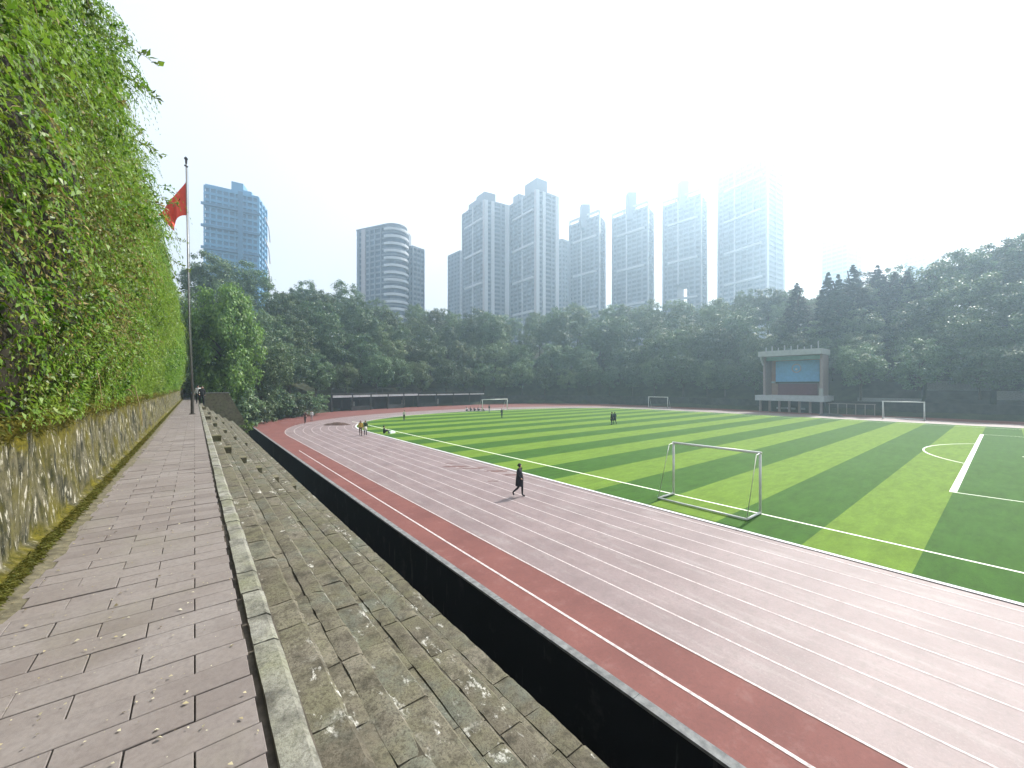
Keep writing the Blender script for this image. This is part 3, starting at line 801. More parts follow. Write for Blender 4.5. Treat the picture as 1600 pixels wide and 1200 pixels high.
sb('side_panel', mtan, 3.80, 3.896, 3.9, 5.2, 3.46, 11.3); sb('side_panel', mgrey, 3.80, 3.896, -5.2, -4.0, 3.46, 11.3)
sb('dado', mred, 3.70, 3.895, -3.9, 3.8, 3.46, 5.9)
bd = sb('backdrop', mblue, 3.55, 3.69, -4.35, 4.25, 6.3, 10.7)
sb('sill', M['darkmetal'], 3.3, 3.70, -4.2, 4.1, 5.95, 6.28)
sb('lamp_box', mplat, 3.4, 3.69, 4.3, 5.1, 6.0, 6.4); sb('lamp_box', mplat, 3.4, 3.69, -5.1, -4.5, 6.0, 6.4)
em = MB()
for i in range(24):
    for j in range(6):
        q = []
        for (ii, jj) in ((i,j),(i+1,j),(i+1,j+1),(i,j+1)):
            a, b = 2*math.pi*ii/24, 2*math.pi*jj/6; rr = .85+.13*math.cos(b); q.append((3.50+.13*math.sin(b), rr*math.cos(a), 9.1+rr*math.sin(a)))
        em.quad(*q)
em.build('emblem_ring', flat('emblem_grey', (.30,.32,.42)), bd)
em = MB(); em.tube([(3.535,-.0,8.9),(3.40,-.0,8.9)], .22, 10); em.build('emblem_centre', M['white_conc'], bd)
sb('pelmet', flat('stage_teal', (.15,.30,.28)), 1.0, 1.2, -5.29, 5.29, 10.75, 11.55)
rf = sb('roof', mroof, -1.3, 4.8, -6.0, 6.2, 11.603, 12.7)
m = MB()
for s in (6.0,): m.v += [(-1.2,s-.4,11.6),(.39,s-.4,11.6),(.39,s-.4,9.8),(-1.2,s-.05,11.6),(.39,s-.05,11.6),(.39,s-.05,9.8)]; m.f += [(0,1,2),(5,4,3),(0,2,5,3),(1,0,3,4),(2,1,4,5)]; m.m += [0]*5
m.build('bracket', mroof, st)
sb('loudspeaker', mroof, -1.75, -1.2, -6.3, -5.7, 3.46, 4.9)
for k in range(9):
    yq = -5.4+k*1.25; hh = rnd.uniform(.5,1.5)
    sb('roof_post', mroof, -.9, -.72, yq, yq+.18, 12.703, 12.703+hh)
# low rail and boxes right of the stage
st.scale = (1, .9, 1)
rl = tag(empty('low_rail', (95, 18.2, 0)), 'low grey rail beside the right end of the stage', 'rail')
for k in range(6): 
    m = MB(); m.box(-.05,.05,-3.5+k*1.3,-3.4+k*1.3,0,2.0); m.build('post', mgrey, rl)
m = MB(); m.box(-.05,.05,-3.6,3.2,2.003,2.12); m.build('bar', mgrey, rl)
# dark canvas bundle lying at the track edge
F = H/((650-603)/619.0); X, Yp = ray(1298, F)
cb = blob('canvas_bundle', X, Yp, .01, 1.5, .6, M['darkmetal'], None, 3, -1.1, 18, .004, .4, .45); tag(cb, 'dark canvas bundle lying on the far track right of the stage', 'bundle')

# ================================================================== TREES
def crown_mesh(name, seed, mat, rx=4.2, rz=4.2, zc=7.5, nclump=95, per=85, leaf=.34, shape='round', droop=0.0):
    g = np.random.default_rng(seed)
    P, D, N, L = [], [], [], []
    for k in range(nclump):
        v = g.normal(0, 1, 3); v /= np.linalg.norm(v)
        rr = g.random()**.38
        if shape == 'round':
            lob = .78 + .5*float(n3(v[0]*1.4, v[1]*1.4, v[2]*1.4, 1.2, seed))
            c = np.array([v[0]*rx*rr*lob, v[1]*rx*rr*lob, zc + v[2]*rz*rr*lob])
        elif shape == 'cone':
            h = g.random()**1.05; a = g.random()*6.283; r = rx*(1-h)*(.25+.65*g.random())
            c = np.array([r*math.cos(a), r*math.sin(a), zc-rz + 2*rz*h]); v = np.array([math.cos(a), math.sin(a), .3])
        cr = (.60+.62*g.random()) * (rx/4.2) if shape == 'round' else .06 + 1.05*(1-h)*(.6+.4*g.random())
        n = int(per*(.6+.8*g.random()))
        q = g.normal(0, 1, (n,3)); q /= np.linalg.norm(q, axis=1, keepdims=True)
        p = c + q*cr*(g.random((n,1))**.5)*np.array([1,1,.75])
        if droop: p[:,2] -= droop*g.random(n)**1.5*1.6
        P.append(p); out = q*.7 + v*.5 + np.array([0,0,.35])
        N.append(out + g.normal(0,.35,(n,3)))
        D.append(np.stack([g.normal(0,.7,n)+v[0]*.5, g.normal(0,.7,n)+v[1]*.5, g.normal(-.35-droop,.4,n)],1))
        L.append(leaf*(.6+.8*g.random(n))*(1 if shape == 'round' else .35+.75*(1-h)))
    P, D, N, L = map(np.concatenate, (P, D, N, L))
    me = leaf_mesh(name, P, D, N, L, L*(.42+.2*g.random(len(L)))); me.materials.append(mat); return me
def trunk_mesh(name, seed, h=7.0, r=.26, nb=9, spread=3.0, zb=2.5):
    g = random.Random(seed); m = MB()
    pts = [(g.uniform(-.12,.12)*i, g.uniform(-.12,.12)*i, h*i/6) for i in range(7)]
    m.tube(pts, [r*(1-.11*i) for i in range(7)], 7)
    for k in range(nb):
        a = 6.283*k/nb + g.uniform(-.4,.4); z0 = zb + (h-zb)*(.1+.85*k/nb); i = min(5, int(z0/h*6)); s = spread*g.uniform(.6,1.0)
        b0 = Vector(pts[i]).lerp(Vector(pts[i+1]), z0/h*6-i)
        q = [b0, b0+Vector((math.cos(a)*s*.4, math.sin(a)*s*.4, s*.35)), b0+Vector((math.cos(a)*s, math.sin(a)*s, s*.75+g.uniform(-.4,.6)))]
        m.tube(q, [r*.42, r*.28, r*.08], 5)
    me = m.mesh(name); me.materials.append(M['bark']); me.polygons.foreach_set('use_smooth', [True]*len(me.polygons)); return me
KINDS = []
for k in range(5): KINDS.append((crown_mesh('crown', 100+k, M['tree'], 4.2, 4.6, 8.0, 135, 70, .36), trunk_mesh('trunk', k, 8.5)))
for k in range(2): KINDS.append((crown_mesh('crown', 200+k, M['tree2'], 3.9, 4.2, 7.2, 90, 85, .36, droop=.3), trunk_mesh('trunk', 10+k, 7.5)))
CON = [(crown_mesh('crown', 300+k, M['conifer'], 4.0, 6.6, 8.0, 260, 55, .40, 'cone'), trunk_mesh('trunk', 20+k, 13.5, .2, 6, 1.2)) for k in range(2)]
def tree(name, kind, x, y, z, sxy, sz, label, cat, group=None):
    r = empty(name, (x, y, z), rnd.uniform(0, 6.283)); r.scale = (sxy, sxy, sz)
    link('trunk', kind[1], r); link('crown', kind[0], r)
    return tag(r, label, cat, group)
ORD = ['first','second','third','fourth','fifth','sixth','seventh','eighth','ninth','tenth','eleventh','twelfth','thirteenth','fourteenth','fifteenth','sixteenth','seventeenth','eighteenth','nineteenth','twentieth','twenty-first','twenty-second','twenty-third','twenty-fourth','twenty-fifth','twenty-sixth','twenty-seventh','twenty-eighth','twenty-ninth','thirtieth','thirty-first','thirty-second','thirty-third','thirty-fourth','thirty-fifth','thirty-sixth','thirty-seventh','thirty-eighth','thirty-ninth','fortieth']
def walk(off, step, y_end=-22):
    """points along the perimeter, pushed outward by off"""
    P = np.array(PERIM); seg = np.diff(P, axis=0); L = np.linalg.norm(seg, axis=1); cum = np.concatenate([[0], np.cumsum(L)])
    s = 0.0; out = []
    while s < cum[-1]:
        i = min(np.searchsorted(cum, s, 'right')-1, len(L)-1); t = (s-cum[i])/L[i]
        p = P[i]+seg[i]*t
        # smoothed normal
        q0 = np.array([np.interp(s-14, cum, P[:,0]), np.interp(s-14, cum, P[:,1])]); q1 = np.array([np.interp(s+14, cum, P[:,0]), np.interp(s+14, cum, P[:,1])])
        d = (q1-q0)/np.linalg.norm(q1-q0); n = np.array([-d[1], d[0]])
        o = p + n*off
        if o[1] < y_end and o[0] > 90: break
        out.append((o[0], o[1], s)); s += step*rnd.uniform(.8,1.2)*(1+off*.004)
    return out
def visible(x, y):
    r = x*math.cos(HEAD)-y*math.sin(HEAD); f = x*math.sin(HEAD)+y*math.cos(HEAD)
    return f > 5 and abs(r/f) < 1.36
def hz(x, y): return float(hill_z(np.array(x), np.array(y)))
SECT = ((520,'dark tree crowded in the wooded slope between the flagpole and the shelter'),(700,'bluish tree crowded in the wooded slope above the shelter roof'),(860,'bluish tree crowded in the wooded slope behind the far goal'),
        (1010,'hazy tree crowded in the wooded slope behind the two figures on the pitch'),(1170,'hazy tree crowded in the wooded slope just left of the stage'),(1300,'pale hazy tree crowded in the wooded slope behind the stage'),(1450,'pale hazy tree in the slope behind the right-hand far goal'),(9999,'pale hazy tree in the slope at the right edge of the photo'))
def slope_label(x, y):
    rr = x*math.cos(HEAD)-y*math.sin(HEAD); f = x*math.sin(HEAD)+y*math.cos(HEAD); px = 800+619*rr/f
    lab = next(l for q, l in SECT if px < q)
    return lab, 'tree', lab.replace('tree', 'trees', 1)
k = 0
for (x, y, s) in walk(2.6, 6.3):
    if not visible(x, y): continue
    if x > 95 and abs(y-27.6) < 9: x += 5.5
    kind = KINDS[5+rnd.randrange(2)] if rnd.random() < .45 and s < 110 else KINDS[rnd.randrange(5)]
    sc = rnd.uniform(.72,.92) if s < 120 else rnd.uniform(.75,.95)
    tree('broadleaf_tree', kind, x+rnd.uniform(-1,1), y+rnd.uniform(-1,1), hz(x,y)-.4, sc*1.05, sc, '%s tree of the front row above the perimeter wall, counted from the flagpole' % ORD[min(k,39)], 'tree', 'front row trees above the perimeter wall'); k += 1
for off, step, lo, hi in ((9,6.6,.95,1.15),(16.5,7.0,1.0,1.25),(25,7.4,1.05,1.3),(34,7.2,1.05,1.35),(43,7.6,.95,1.2)):
    for (x, y, s) in walk(off, step):
        if not visible(x, y): continue
        x += rnd.uniform(-1.5,1.5); y += rnd.uniform(-1.5,1.5)
        kind = KINDS[rnd.randrange(7)] if s < 100 else KINDS[rnd.randrange(5)]
        sc = rnd.uniform(lo, hi)
        if y < .36*x-4 and y > .07*x: sc *= .80
        tree('broadleaf_tree', kind, x, y, hz(x,y)-.5, sc, sc*rnd.uniform(.95,1.12), *slope_label(x, y))
# conifers on the right skyline
for j, (px, F, py) in enumerate(((1294,92,425),(1333,92,412),(1371,94,414),(1398,90,424),(1418,88,424),(1245,96,440),(1310,90,428),(1450,86,425))):
    x, y = ray(px, F); z = hz(x, y); top = zat(py, F); sc = (top-z)/14.6
    tree('conifer_tree', CON[j % 2], x, y, z, 1.75, sc, '%s pointed conifer from the left on the skyline right of the stage' % ORD[[1,3,4,5,6,0,2,7][j]], 'conifer', 'pointed conifers on the right skyline')
# taller clump at the right edge
for j, (px, F, py) in enumerate(((1535,84,405),(1562,80,378),(1592,78,360),(1625,76,352),(1575,88,392),(1545,92,410))):
    x, y = ray(px, F); z = hz(x, y)-.5; sc = (zat(py, F)-z)/13.2
    tree('broadleaf_tree', KINDS[j % 5], x, y, z, 1.15, sc, 'tall hazy tree in the high clump at the right edge of the photo', 'tree', 'high clump at the right edge')
# rounded skyline trees
for j, (px, F, py) in enumerate(((742,140,482),(765,138,486),(872,150,478),(905,152,480),(600,122,482),(650,128,484),(455,112,462),(500,112,466),(540,116,472),(960,150,472),(1010,146,470),(1060,140,466),(1110,134,462),(1160,126,456),(1200,118,450),(1235,112,446),(942,138,500),(958,140,498),(975,142,492),(925,140,496))):
    x, y = ray(px, F); z = hz(x, y)-.5; sc = (zat(py, F)-z)/13.0
    tree('broadleaf_tree', KINDS[j % 7], x, y, z, max(1.0, min(1.35, sc)), max(.7, sc), 'dark rounded tree on the wooded skyline below the towers', 'tree', 'trees on the wooded skyline')
# bright drooping tree at the end of the path
bcr = crown_mesh('crown', 400, M['bamboo'], 4.4, 8.2, 11.0, 200, 120, .40, droop=1.0)
x, y = ray(352, 53)
r = empty('drooping_tree', (x, y, -.1)); link('trunk', trunk_mesh('trunk', 77, 14, .3, 12, 3.2), r); link('crown', bcr, r)
tag(r, 'bright green drooping tree beside the flagpole at the end of the path', 'tree')
for (px, F, sc, lab) in ((322,60,.95,'mid green tree behind the flagpole at the end of the path'),(408,62,.95,'dark green tree right of the bright drooping tree'),(300,74,1.1,'shaded tree closing the far end of the path'),(436,74,.8,'dark low tree over the red corner of the apron')):
    x, y = ray(px, F); z = 0 if F < 70 else hz(x, y)
    tree('broadleaf_tree', KINDS[5 if F == 60 else 1], x, y, max(z, -.1), sc, sc*(1.15 if F < 70 else 1.0), lab, 'tree')
# low shrubs hanging over the wall at the far left bend
sh = [crown_mesh('foliage', 500+k, M['tree'], 2.0, 1.5, 1.5, 40, 70, .26) for k in range(2)]
for j, (px, F) in enumerate(((393,56),(408,59.5),(427,63.5),(449,67),(470,70),(490,73),(381,54.5),(372,52))):
    x, y = ray(px, F); sc = rnd.uniform(1.1,1.5)
    r = empty('shrub', (x, y, -.02)); r.scale = (sc, sc, sc*1.15); r.rotation_euler = (0,0,j); link('foliage', sh[j % 2], r)
    tag(r, '%s dark shrub along the foot of the trees, counted from the end of the steps' % ORD[[2,3,4,5,6,7,1,0][j]], 'shrub', 'dark shrubs at the far corner')
x, y = ray(373, 47.5)
r = empty('weed_clump', (4.75, 56.2, 0)); me = crown_mesh('foliage', 611, M['bamboo'], .7, .7, .7, 14, 60, .14); link('foliage', me, r)
tag(r, 'pale green weeds growing at the foot of the wing wall', 'plant')
# dark gateway wall closing the path
ge = tag(empty('gate_wall', (-.6, 78.5, PATH_Z)), 'dark low wall closing the far end of the path', 'wall')
m = MB(); m.box(-.85, .75, 0, .5, -.02, 2.0); m.build('wall_body', M['darkroom'], ge)
m = MB(); m.box(-.9, .8, -.05, .55, 2.003, 2.12); m.build('coping', M['darkstone'], ge)

# ================================================================== TOWERS
mwin = flat('tower_window', (.045,.062,.088), .35, .4); mwall = flat('tower_wall', (.20,.225,.26)); mwhite = flat('tower_white', (.52,.54,.56)); mwarm = flat('tower_warm', (.40,.36,.36))
mglass = flat('tower_glass', (.075,.260,.430), .3, .4); mglass2 = flat('tower_glass_dark', (.038,.140,.250), .35, .4); mteal = flat('tower_teal', (.07,.19,.28), .3, .4)
def tower(name, label, px0, pxc, px1, F, ytop, dl, dr, nfl, mats, bays=(6,3), bands=0, shaft=None, roofbar=False, whites=(), zbase=0, hole=None, cap=None):
    """two visible faces meeting at column pxc; dl, dr: how much deeper the outer corners lie"""
    wall, win, trim = mats
    C = Vector(ray(pxc, F)); Lp = Vector(ray(px0, F+dl)); Rp = Vector(ray(px1, F+dr)); Bk = Lp + Rp - C
    zt = zat(ytop, F); root = tag(empty(name, (C.x, C.y, zbase)), label, 'tower block', None)
    def loc(p): return (p.x-C.x, p.y-C.y)
    cen = (Lp+Rp)/2
    ins = [p + (cen-p).normalized()*.9 for p in (C, Rp, Bk, Lp)]
    zh0, zh1, ta, tb = 0, 0, 0, 0
    if hole:
        ta, tb, ya_, yb2 = hole; zh1 = zat(ya_, F)-zbase; zh0 = zat(yb2, F)-zbase
    def slab(ring, z0, z1, mm):
        c_, r_2, b_2, l_ = ring
        if hole and z0 < zh1 and z1 > zh0:
            for (u0, u1) in ((0, ta), (tb, 1)):
                mm.prism([loc(p) for p in (l_.lerp(c_, u1), b_2.lerp(r_2, u1), b_2.lerp(r_2, u0), l_.lerp(c_, u0))], z0, z1)
        else: mm.prism([loc(p) for p in ring], z0, z1)
    m = MB()
    if hole: slab(ins, 0, zh0-.01, m); slab(ins, zh0, zh1-.01, m); slab(ins, zh1+.01, zt-zbase-.3, m)
    else: slab(ins, 0, zt-zbase-.3, m)
    m.build('window_core', win, root)
    fh = (zt-zbase)/nfl
    # floor slabs (too fine to pick apart): one part
    m = MB()
    for k in range(nfl+1):
        z = k*fh; slab((C, Rp, Bk, Lp), z-.42*fh*.5, z+.42*fh*.5, m)
    tag(m.build('floor_slabs', wall, root), kind='stuff')
    def face(a, b, n, wmap):
        d = (b-a); L = d.length; d.normalize(); nrm = Vector((d.y, -d.x))
        if (nrm.dot(-C) < 0): nrm = -nrm
        for k in range(n+1):
            s = L*k/n; w = wmap.get(k, (.30, wall))
            hw = w[0]; s0, s1 = max(0, s-hw), min(L, s+hw)
            if k == 0: s0, s1 = 0, hw*2
            if k == n: s0, s1 = L-hw*2, L
            p0, p1 = a+d*s0, a+d*s1
            q = [p0-nrm*.7, p1-nrm*.7, p1+nrm*.35, p0+nrm*.35]
            zlow = zh1 if (hole and a == Lp and ta < k/n < tb) else 0
            mm = MB(); mm.prism([loc(p) for p in q], zlow, zt-zbase+.25); mm.build('pier', w[1], root)
        return d, L, nrm
    dL, LL_, nL = face(Lp, C, bays[0], dict(whites[0]) if whites else {})
    face(C, Rp, bays[1], dict(whites[1]) if whites else {})
    for k in range(bands):
        z = (zt-zbase)*(1-(k+.55)/bands); p0, p1 = Lp+dL*LL_*.16, Lp+dL*LL_*.92
        q = [p0-nL*.3, p1-nL*.3, p1+nL*1.1, p0+nL*1.1]
        mm = MB(); mm.prism([loc(p) for p in q], z-.75, z+.75); mm.build('balcony_band', trim, root)
    if shaft:
        pxa, pxb, ysh = shaft; a = Vector(ray(pxa, F+dl*.4)); b = Vector(ray(pxb, F+dl*.4)); d = (b-a); n = Vector((d.y,-d.x)); n = n if n.dot(a) > 0 else -n
        q = [a, b, b+n*.9, a+n*.9]; mm = MB(); mm.prism([loc(p) for p in q], zt-zbase-6, zat(ysh, F+dl*.4)-zbase); mm.build('lift_tower', mats[0], root)
    if roofbar:
        q = [Lp, C, C+nL*-2.0, Lp+nL*-2.0]; mm = MB(); mm.prism([loc(p) for p in q], zt-zbase+3.2, zt-zbase+4.6); mm.build('roof_beam', trim, root)
        for t in (0,.33,.66,.985):
            p = Lp + (C-Lp)*t; q = [p, p+dL*.9, p+dL*.9-nL*1.2, p-nL*1.2]; mm = MB(); mm.prism([loc(z_) for z_ in q], zt-zbase+.26, zt-zbase+3.195); mm.build('roof_post', trim, root)
    if cap:
        for (fa, fb, hh) in cap:
            a = Lp + (C-Lp)*fa; b = Lp + (C-Lp)*fb; dep = (Rp-C)*.5
            mm = MB(); mm.prism([loc(p) for p in (a+dep*.1, b+dep*.1, b+dep, a+dep)], zt-zbase+.24, zt-zbase+hh); mm.build('roof_block', wall, root)
    return root
std = (mwall, mwin, mwhite); warm = (mwarm, mwin, mwhite)
# glass tower at the left
gt = tower('glass_tower', 'blue glass tower behind the flagpole', 318, 404, 417, 215, 309, -13, 16, 33, (mglass, mglass2, mteal), (9,3), 0, cap=((.02,.48,1.6),(.48,.70,6.0),(.70,.86,2.6)))
for k in range(5):
    Lp = Vector(ray(317, 201.6)); C = Vector(ray(404, 214.6)); z = zat(326+33*k, 209); d = (C-Lp).normalized(); n = Vector((d.y,-d.x)); n = n if n.dot(-C) > 0 else -n
    mm = MB(); mm.prism([(p.x-gt.location.x, p.y-gt.location.y) for p in (Lp-d*.8, C+d*.8, C+d*.8+n*.9, Lp-d*.8+n*.9)], z-1.2, z); mm.build('mechanical_band', mglass2, gt)
a = Vector(ray(372, 208.5)); d2 = (C-Lp).normalized(); n = Vector((d2.y,-d2.x)); n = n if n.dot(-C) > 0 else -n
mm = MB(); mm.prism([(p.x-gt.location.x, p.y-gt.location.y) for p in (a, a+d2*2.2, a+d2*2.2+n*1.6, a+n*1.6)], 0, zat(300,208.5)); mm.build('recess_strip', mglass2, gt)
sm = MB()
p = ray(414, 222)
for k in range(6): sm.tube([(p[0]-gt.location.x, p[1]-gt.location.y, 40+12*k), (p[0]-gt.location.x+1.8, p[1]-gt.location.y-1, 34+12*k), (p[0]-gt.location.x+2.4, p[1]-gt.location.y-1.2, 26+12*k)], .35, 4)
sm.build('hoist_cable', mwarm, gt)
# round-ended tower
F = 250
rt = tag(empty('curved_tower', (*ray(590, F), 0)), 'grey tower with a curved balcony end left of the tall white towers', 'tower block')
x0, y0 = ray(590, F); Lc = Vector(ray(558, F+6)); Rc = Vector(ray(604, F-4)); dv = (Rc-Lc); Lw = dv.length; dv.normalize(); nb_ = Vector((dv.y,-dv.x)); nb_ = nb_ if nb_.dot(Vector((x0,y0))) > 0 else -nb_
def outline(g=0.0):
    pts = [Lc - dv*g - nb_*g, ]
    for q in map(float, np.linspace(-math.pi/2, math.pi/2, 11)): pts.append(Rc + nb_*7.5 + dv*(math.cos(q)*(7.3+g)) + nb_*(math.sin(q)*(7.5+g)))
    pts.append(Lc + nb_*(15+g) - dv*g); return [(p.x-x0, p.y-y0) for p in pts]
zt = zat(357, F)
m = MB(); m.prism(outline(-.5), 0, zt-.3); m.build('window_core', mwin, rt)
m = MB(); nf = 30
for k in range(nf+1): m.prism(outline(0), k*zt/nf-.55, k*zt/nf+.55)
tag(m.build('floor_slabs', mwall, rt), kind='stuff')
for k in range(0, 19):
    z = zt*(1-k*.043)-2; pts = []
    for q in map(float, np.linspace(-math.pi/2-.15, math.pi/2*.6, 9)): pts.append(Rc + nb_*7.5 + dv*math.cos(q)*8.5 + nb_*math.sin(q)*8.7)
    for q in map(float, reversed(np.linspace(-math.pi/2-.15, math.pi/2*.6, 9))): pts.append(Rc + nb_*7.5 + dv*math.cos(q)*7.4 + nb_*math.sin(q)*7.6)
    m = MB(); m.prism([(p.x-x0, p.y-y0) for p in pts], z-.75, z+.75); m.build('balcony_band', mwhite, rt)
for (t, w, mt) in ((.0,1.6,mwall),(.16,3.2,mwarm),(.42,.9,mwall),(.60,.7,mwall),(.8,.7,mwall)):
    p = Lc + dv*Lw*t; m = MB(); m.prism([(q.x-x0, q.y-y0) for q in (p-nb_*.4, p+dv*w-nb_*.4, p+dv*w+nb_*.8, p+nb_*.8)], 0, zt+.8); m.build('pier', mt, rt)
m = MB(); m.prism(outline(.4), zt+.56, zt+1.5); m.build('roof_slab', mwall, rt)
tower('slim_tower', 'narrow grey tower just right of the curved tower', 621, 645, 663, 262, 385, 4, 8, 30, std, (5,3), 0, shaft=(624,639,364))
tower('stub_tower', 'low shaded tower at the left shoulder of the white towers', 700, 719, 730, 330, 392, 14, 12, 34, std, (4,2), 0)
w1 = (((0,(.5,mwall)),(3,(.5,mwhite)),(6,(1.0,mwarm))), ((0,(1.3,mwhite)),(1,(1.3,mwhite)),(2,(.6,mwall)),(3,(1.6,mwhite))))
tower('white_tower', 'tall white-striped tower, first of the six in the row', 722, 757, 795, 290, 312, 26, 10, 44, std, (6,3), 6, whites=w1, cap=((.25,.6,5),(.6,.95,7)), roofbar=False)
tower('white_tower', 'tall white-striped tower with gabled top, second of the six in the row', 796, 838, 873, 280, 296, 26, 12, 44, std, (6,3), 6, whites=w1, cap=((.1,.32,6),(.55,.98,9)))
tower('rear_tower', 'pale low tower showing between the second and third row towers', 862, 878, 892, 350, 374, 8, 8, 34, std, (3,3), 0)
w2 = (((0,(.8,mwall)),(3,(.45,mwhite)),(6,(.7,mwall))), ((0,(1.4,mwhite)),(1,(.5,mwall)),(2,(1.3,mwhite))))
tower('white_tower', 'hazy tower with a roof shaft, third of the six in the row', 889, 936, 946, 300, 336, 22, 14, 40, std, (7,2), 5, shaft=(908,922,319), roofbar=True, whites=w2)
tower('white_tower', 'hazy tower with a roof shaft, fourth of the six in the row', 956, 1012, 1022, 295, 322, 24, 14, 40, std, (7,2), 5, shaft=(981,995,300), roofbar=True, whites=w2)
tower('white_tower', 'hazy tower with an open bright sky garden, fifth of the six in the row', 1035, 1095, 1105, 290, 303, 22, 14, 40, std, (7,2), 5, shaft=(1063,1077,282), roofbar=True, whites=w2, hole=(.39,.66,438,482))
tower('white_tower', 'tallest and brightest hazy tower, rightmost of the six in the row', 1121, 1198, 1226, 280, 240, 34, 16, 46, std, (8,2), 7, cap=((.3,.7,4),(.6,.95,7)), whites=w2)
tower('faint_tower', 'faint tower nearly lost in the haze above the conifers', 1284, 1325, 1346, 420, 352, 24, 14, 38, std, (5,3), 0)
tower('faint_tower', 'faintest low tower at the right, almost lost in glare', 1414, 1448, 1467, 460, 388, 20, 14, 34, std, (5,3), 0)

# ================================================================== FLAGPOLE, GOALS, PEOPLE
fx, fy = -.10, 29.6
fp = tag(empty('flagpole', (fx, fy, PATH_Z)), 'tall slim steel flagpole standing on the path', 'flagpole')
TOP = 14.45
m = MB(); m.tube([(0,0,1.25),(-.14,-.02,5),(-.28,-.04,TOP)], [.054,.048,.036], 10); m.build('pole', M['pole'], fp, True)
m = MB(); m.tube([(0,0,-.01),(0,0,.05),(0,0,.055),(0,0,1.245)], [.14,.14,.085,.080], 12); m.build('base_sleeve', M['pole_dark'], fp)
m = MB(); m.tube([(-.28,-.04,TOP),(-.28,-.04,TOP+.22),(-.29,-.04,TOP+.30),(-.29,-.04,TOP+.40)], [.05,.06,.10,.03], 10); m.build('finial', M['darkmetal'], fp)
m = MB(); m.tube([(-.36,-.04,TOP-.10),(-.20,-.04,TOP-.16)], .05, 8); m.build('pulley', M['darkmetal'], fp)
m = MB(); m.tube([(.06,0,1.0),(-.06,-.02,5),(-.21,-.04,TOP-.2)], .010, 5); m.build('halyard', M['pole'], fp)
# flag: hangs from the hoist, fly end drooping down to the left
fl = empty('flag', (fx, fy, PATH_Z)); tag(fl, 'red flag hanging limp from the flagpole', 'flag')
n, k_ = 26, 22
U, V = np.meshgrid(np.linspace(0,1,n), np.linspace(0,1,k_), indexing='ij')
zh = PATH_Z + TOP*0; hz0, hz1 = TOP-.98, TOP-2.95      # hoist top and bottom
hx = -.28 + .02 + .0*U
# fly corner drops and the lower edge folds up behind
fxp = -1.32*U*(1-.15*V*U) + .55*V*U**2
fz = (hz0*(1-V) + hz1*V) - U*(2.25*(1-V) + (-.0)*V) + V*U*(-.25-.85*U)
fz = np.where(V*1.0 > 0, fz, fz)
fy_ = .16*np.sin(U*9+V*2.0)*U + .08*np.sin(U*17-V*4)*U
P = np.stack([hx+fxp*.92, fy_, fz], -1)
cl = grid_mesh('cloth', P, M['flag'], fl)
st5 = MB(); cx, cz = P[-3,8,0], P[-3,8,2]
for i in range(5):
    a = math.pi/2 + i*2*math.pi/5; b1 = a-math.pi/5; b2 = a+math.pi/5
    st5.v += [(cx,-.24,cz),(cx+.07*math.cos(b1),-.24,cz+.07*math.sin(b1)),(cx+.18*math.cos(a),-.24,cz+.18*math.sin(a)),(cx+.07*math.cos(b2),-.24,cz+.07*math.sin(b2))]
    q = 4*i; st5.f.append((q,q+1,q+2,q+3)); st5.m.append(0)
st5.build('yellow_star', M['yellow'], cl)

def goal(label, p0, p1, h, depth, r=.06, net=False):
    """p0, p1 ground points of the posts; depth: vector to the back bar"""
    p0, p1, dp = Vector((*p0,0)), Vector((*p1,0)), Vector((*depth,0))
    o = (p0+p1)/2; g = tag(empty('football_goal', tuple(o)), label, 'goal', 'football goals')
    a, b = p0-o, p1-o; up = Vector((0,0,h)); gz = Vector((0,0,r+.02))
    for p in (a, b):
        m = MB(); m.tube([p, p+up], r, 8); m.build('post', M['steel'], g, True)
        m = MB(); m.tube([p+gz, p+dp+gz], r*.85, 8); m.build('side_bar', M['steel'], g, True)
        m = MB(); m.tube([p+up, p+dp*.30+up-Vector((0,0,.05)), p+dp+gz], r*.35, 6); m.build('stay', M['steel'], g, True)
    m = MB(); e = (b-a).normalized()*r; m.tube([a-e+up, b+e+up], r, 8); m.build('crossbar', M['steel'], g, True)
    m = MB(); m.tube([a+dp+gz, b+dp+gz], r*.85, 8); m.build('back_bar', M['steel'], g, True)
    return g
goal('nearest white goal frame on the touchline beside the track', (3.44*H,1.20*H), (3.44*H,1.915*H), 2.58, (-1.38,0), .055)
goal('white goal at the far end of the pitch beside the seated group', (8.74*H,12.75*H), (9.96*H,12.75*H), 2.5, (0,1.6), .075)
goal('distant goal on the far track, left of the stage', (16.3*H,9.36*H), (16.3*H,10.3*H), 2.7, (1.3,0), .07)
goal('pale goal on the far track, right of the stage', (16.4*H,1.48*H), (16.4*H,2.36*H), 2.85, (1.2,0), .085)

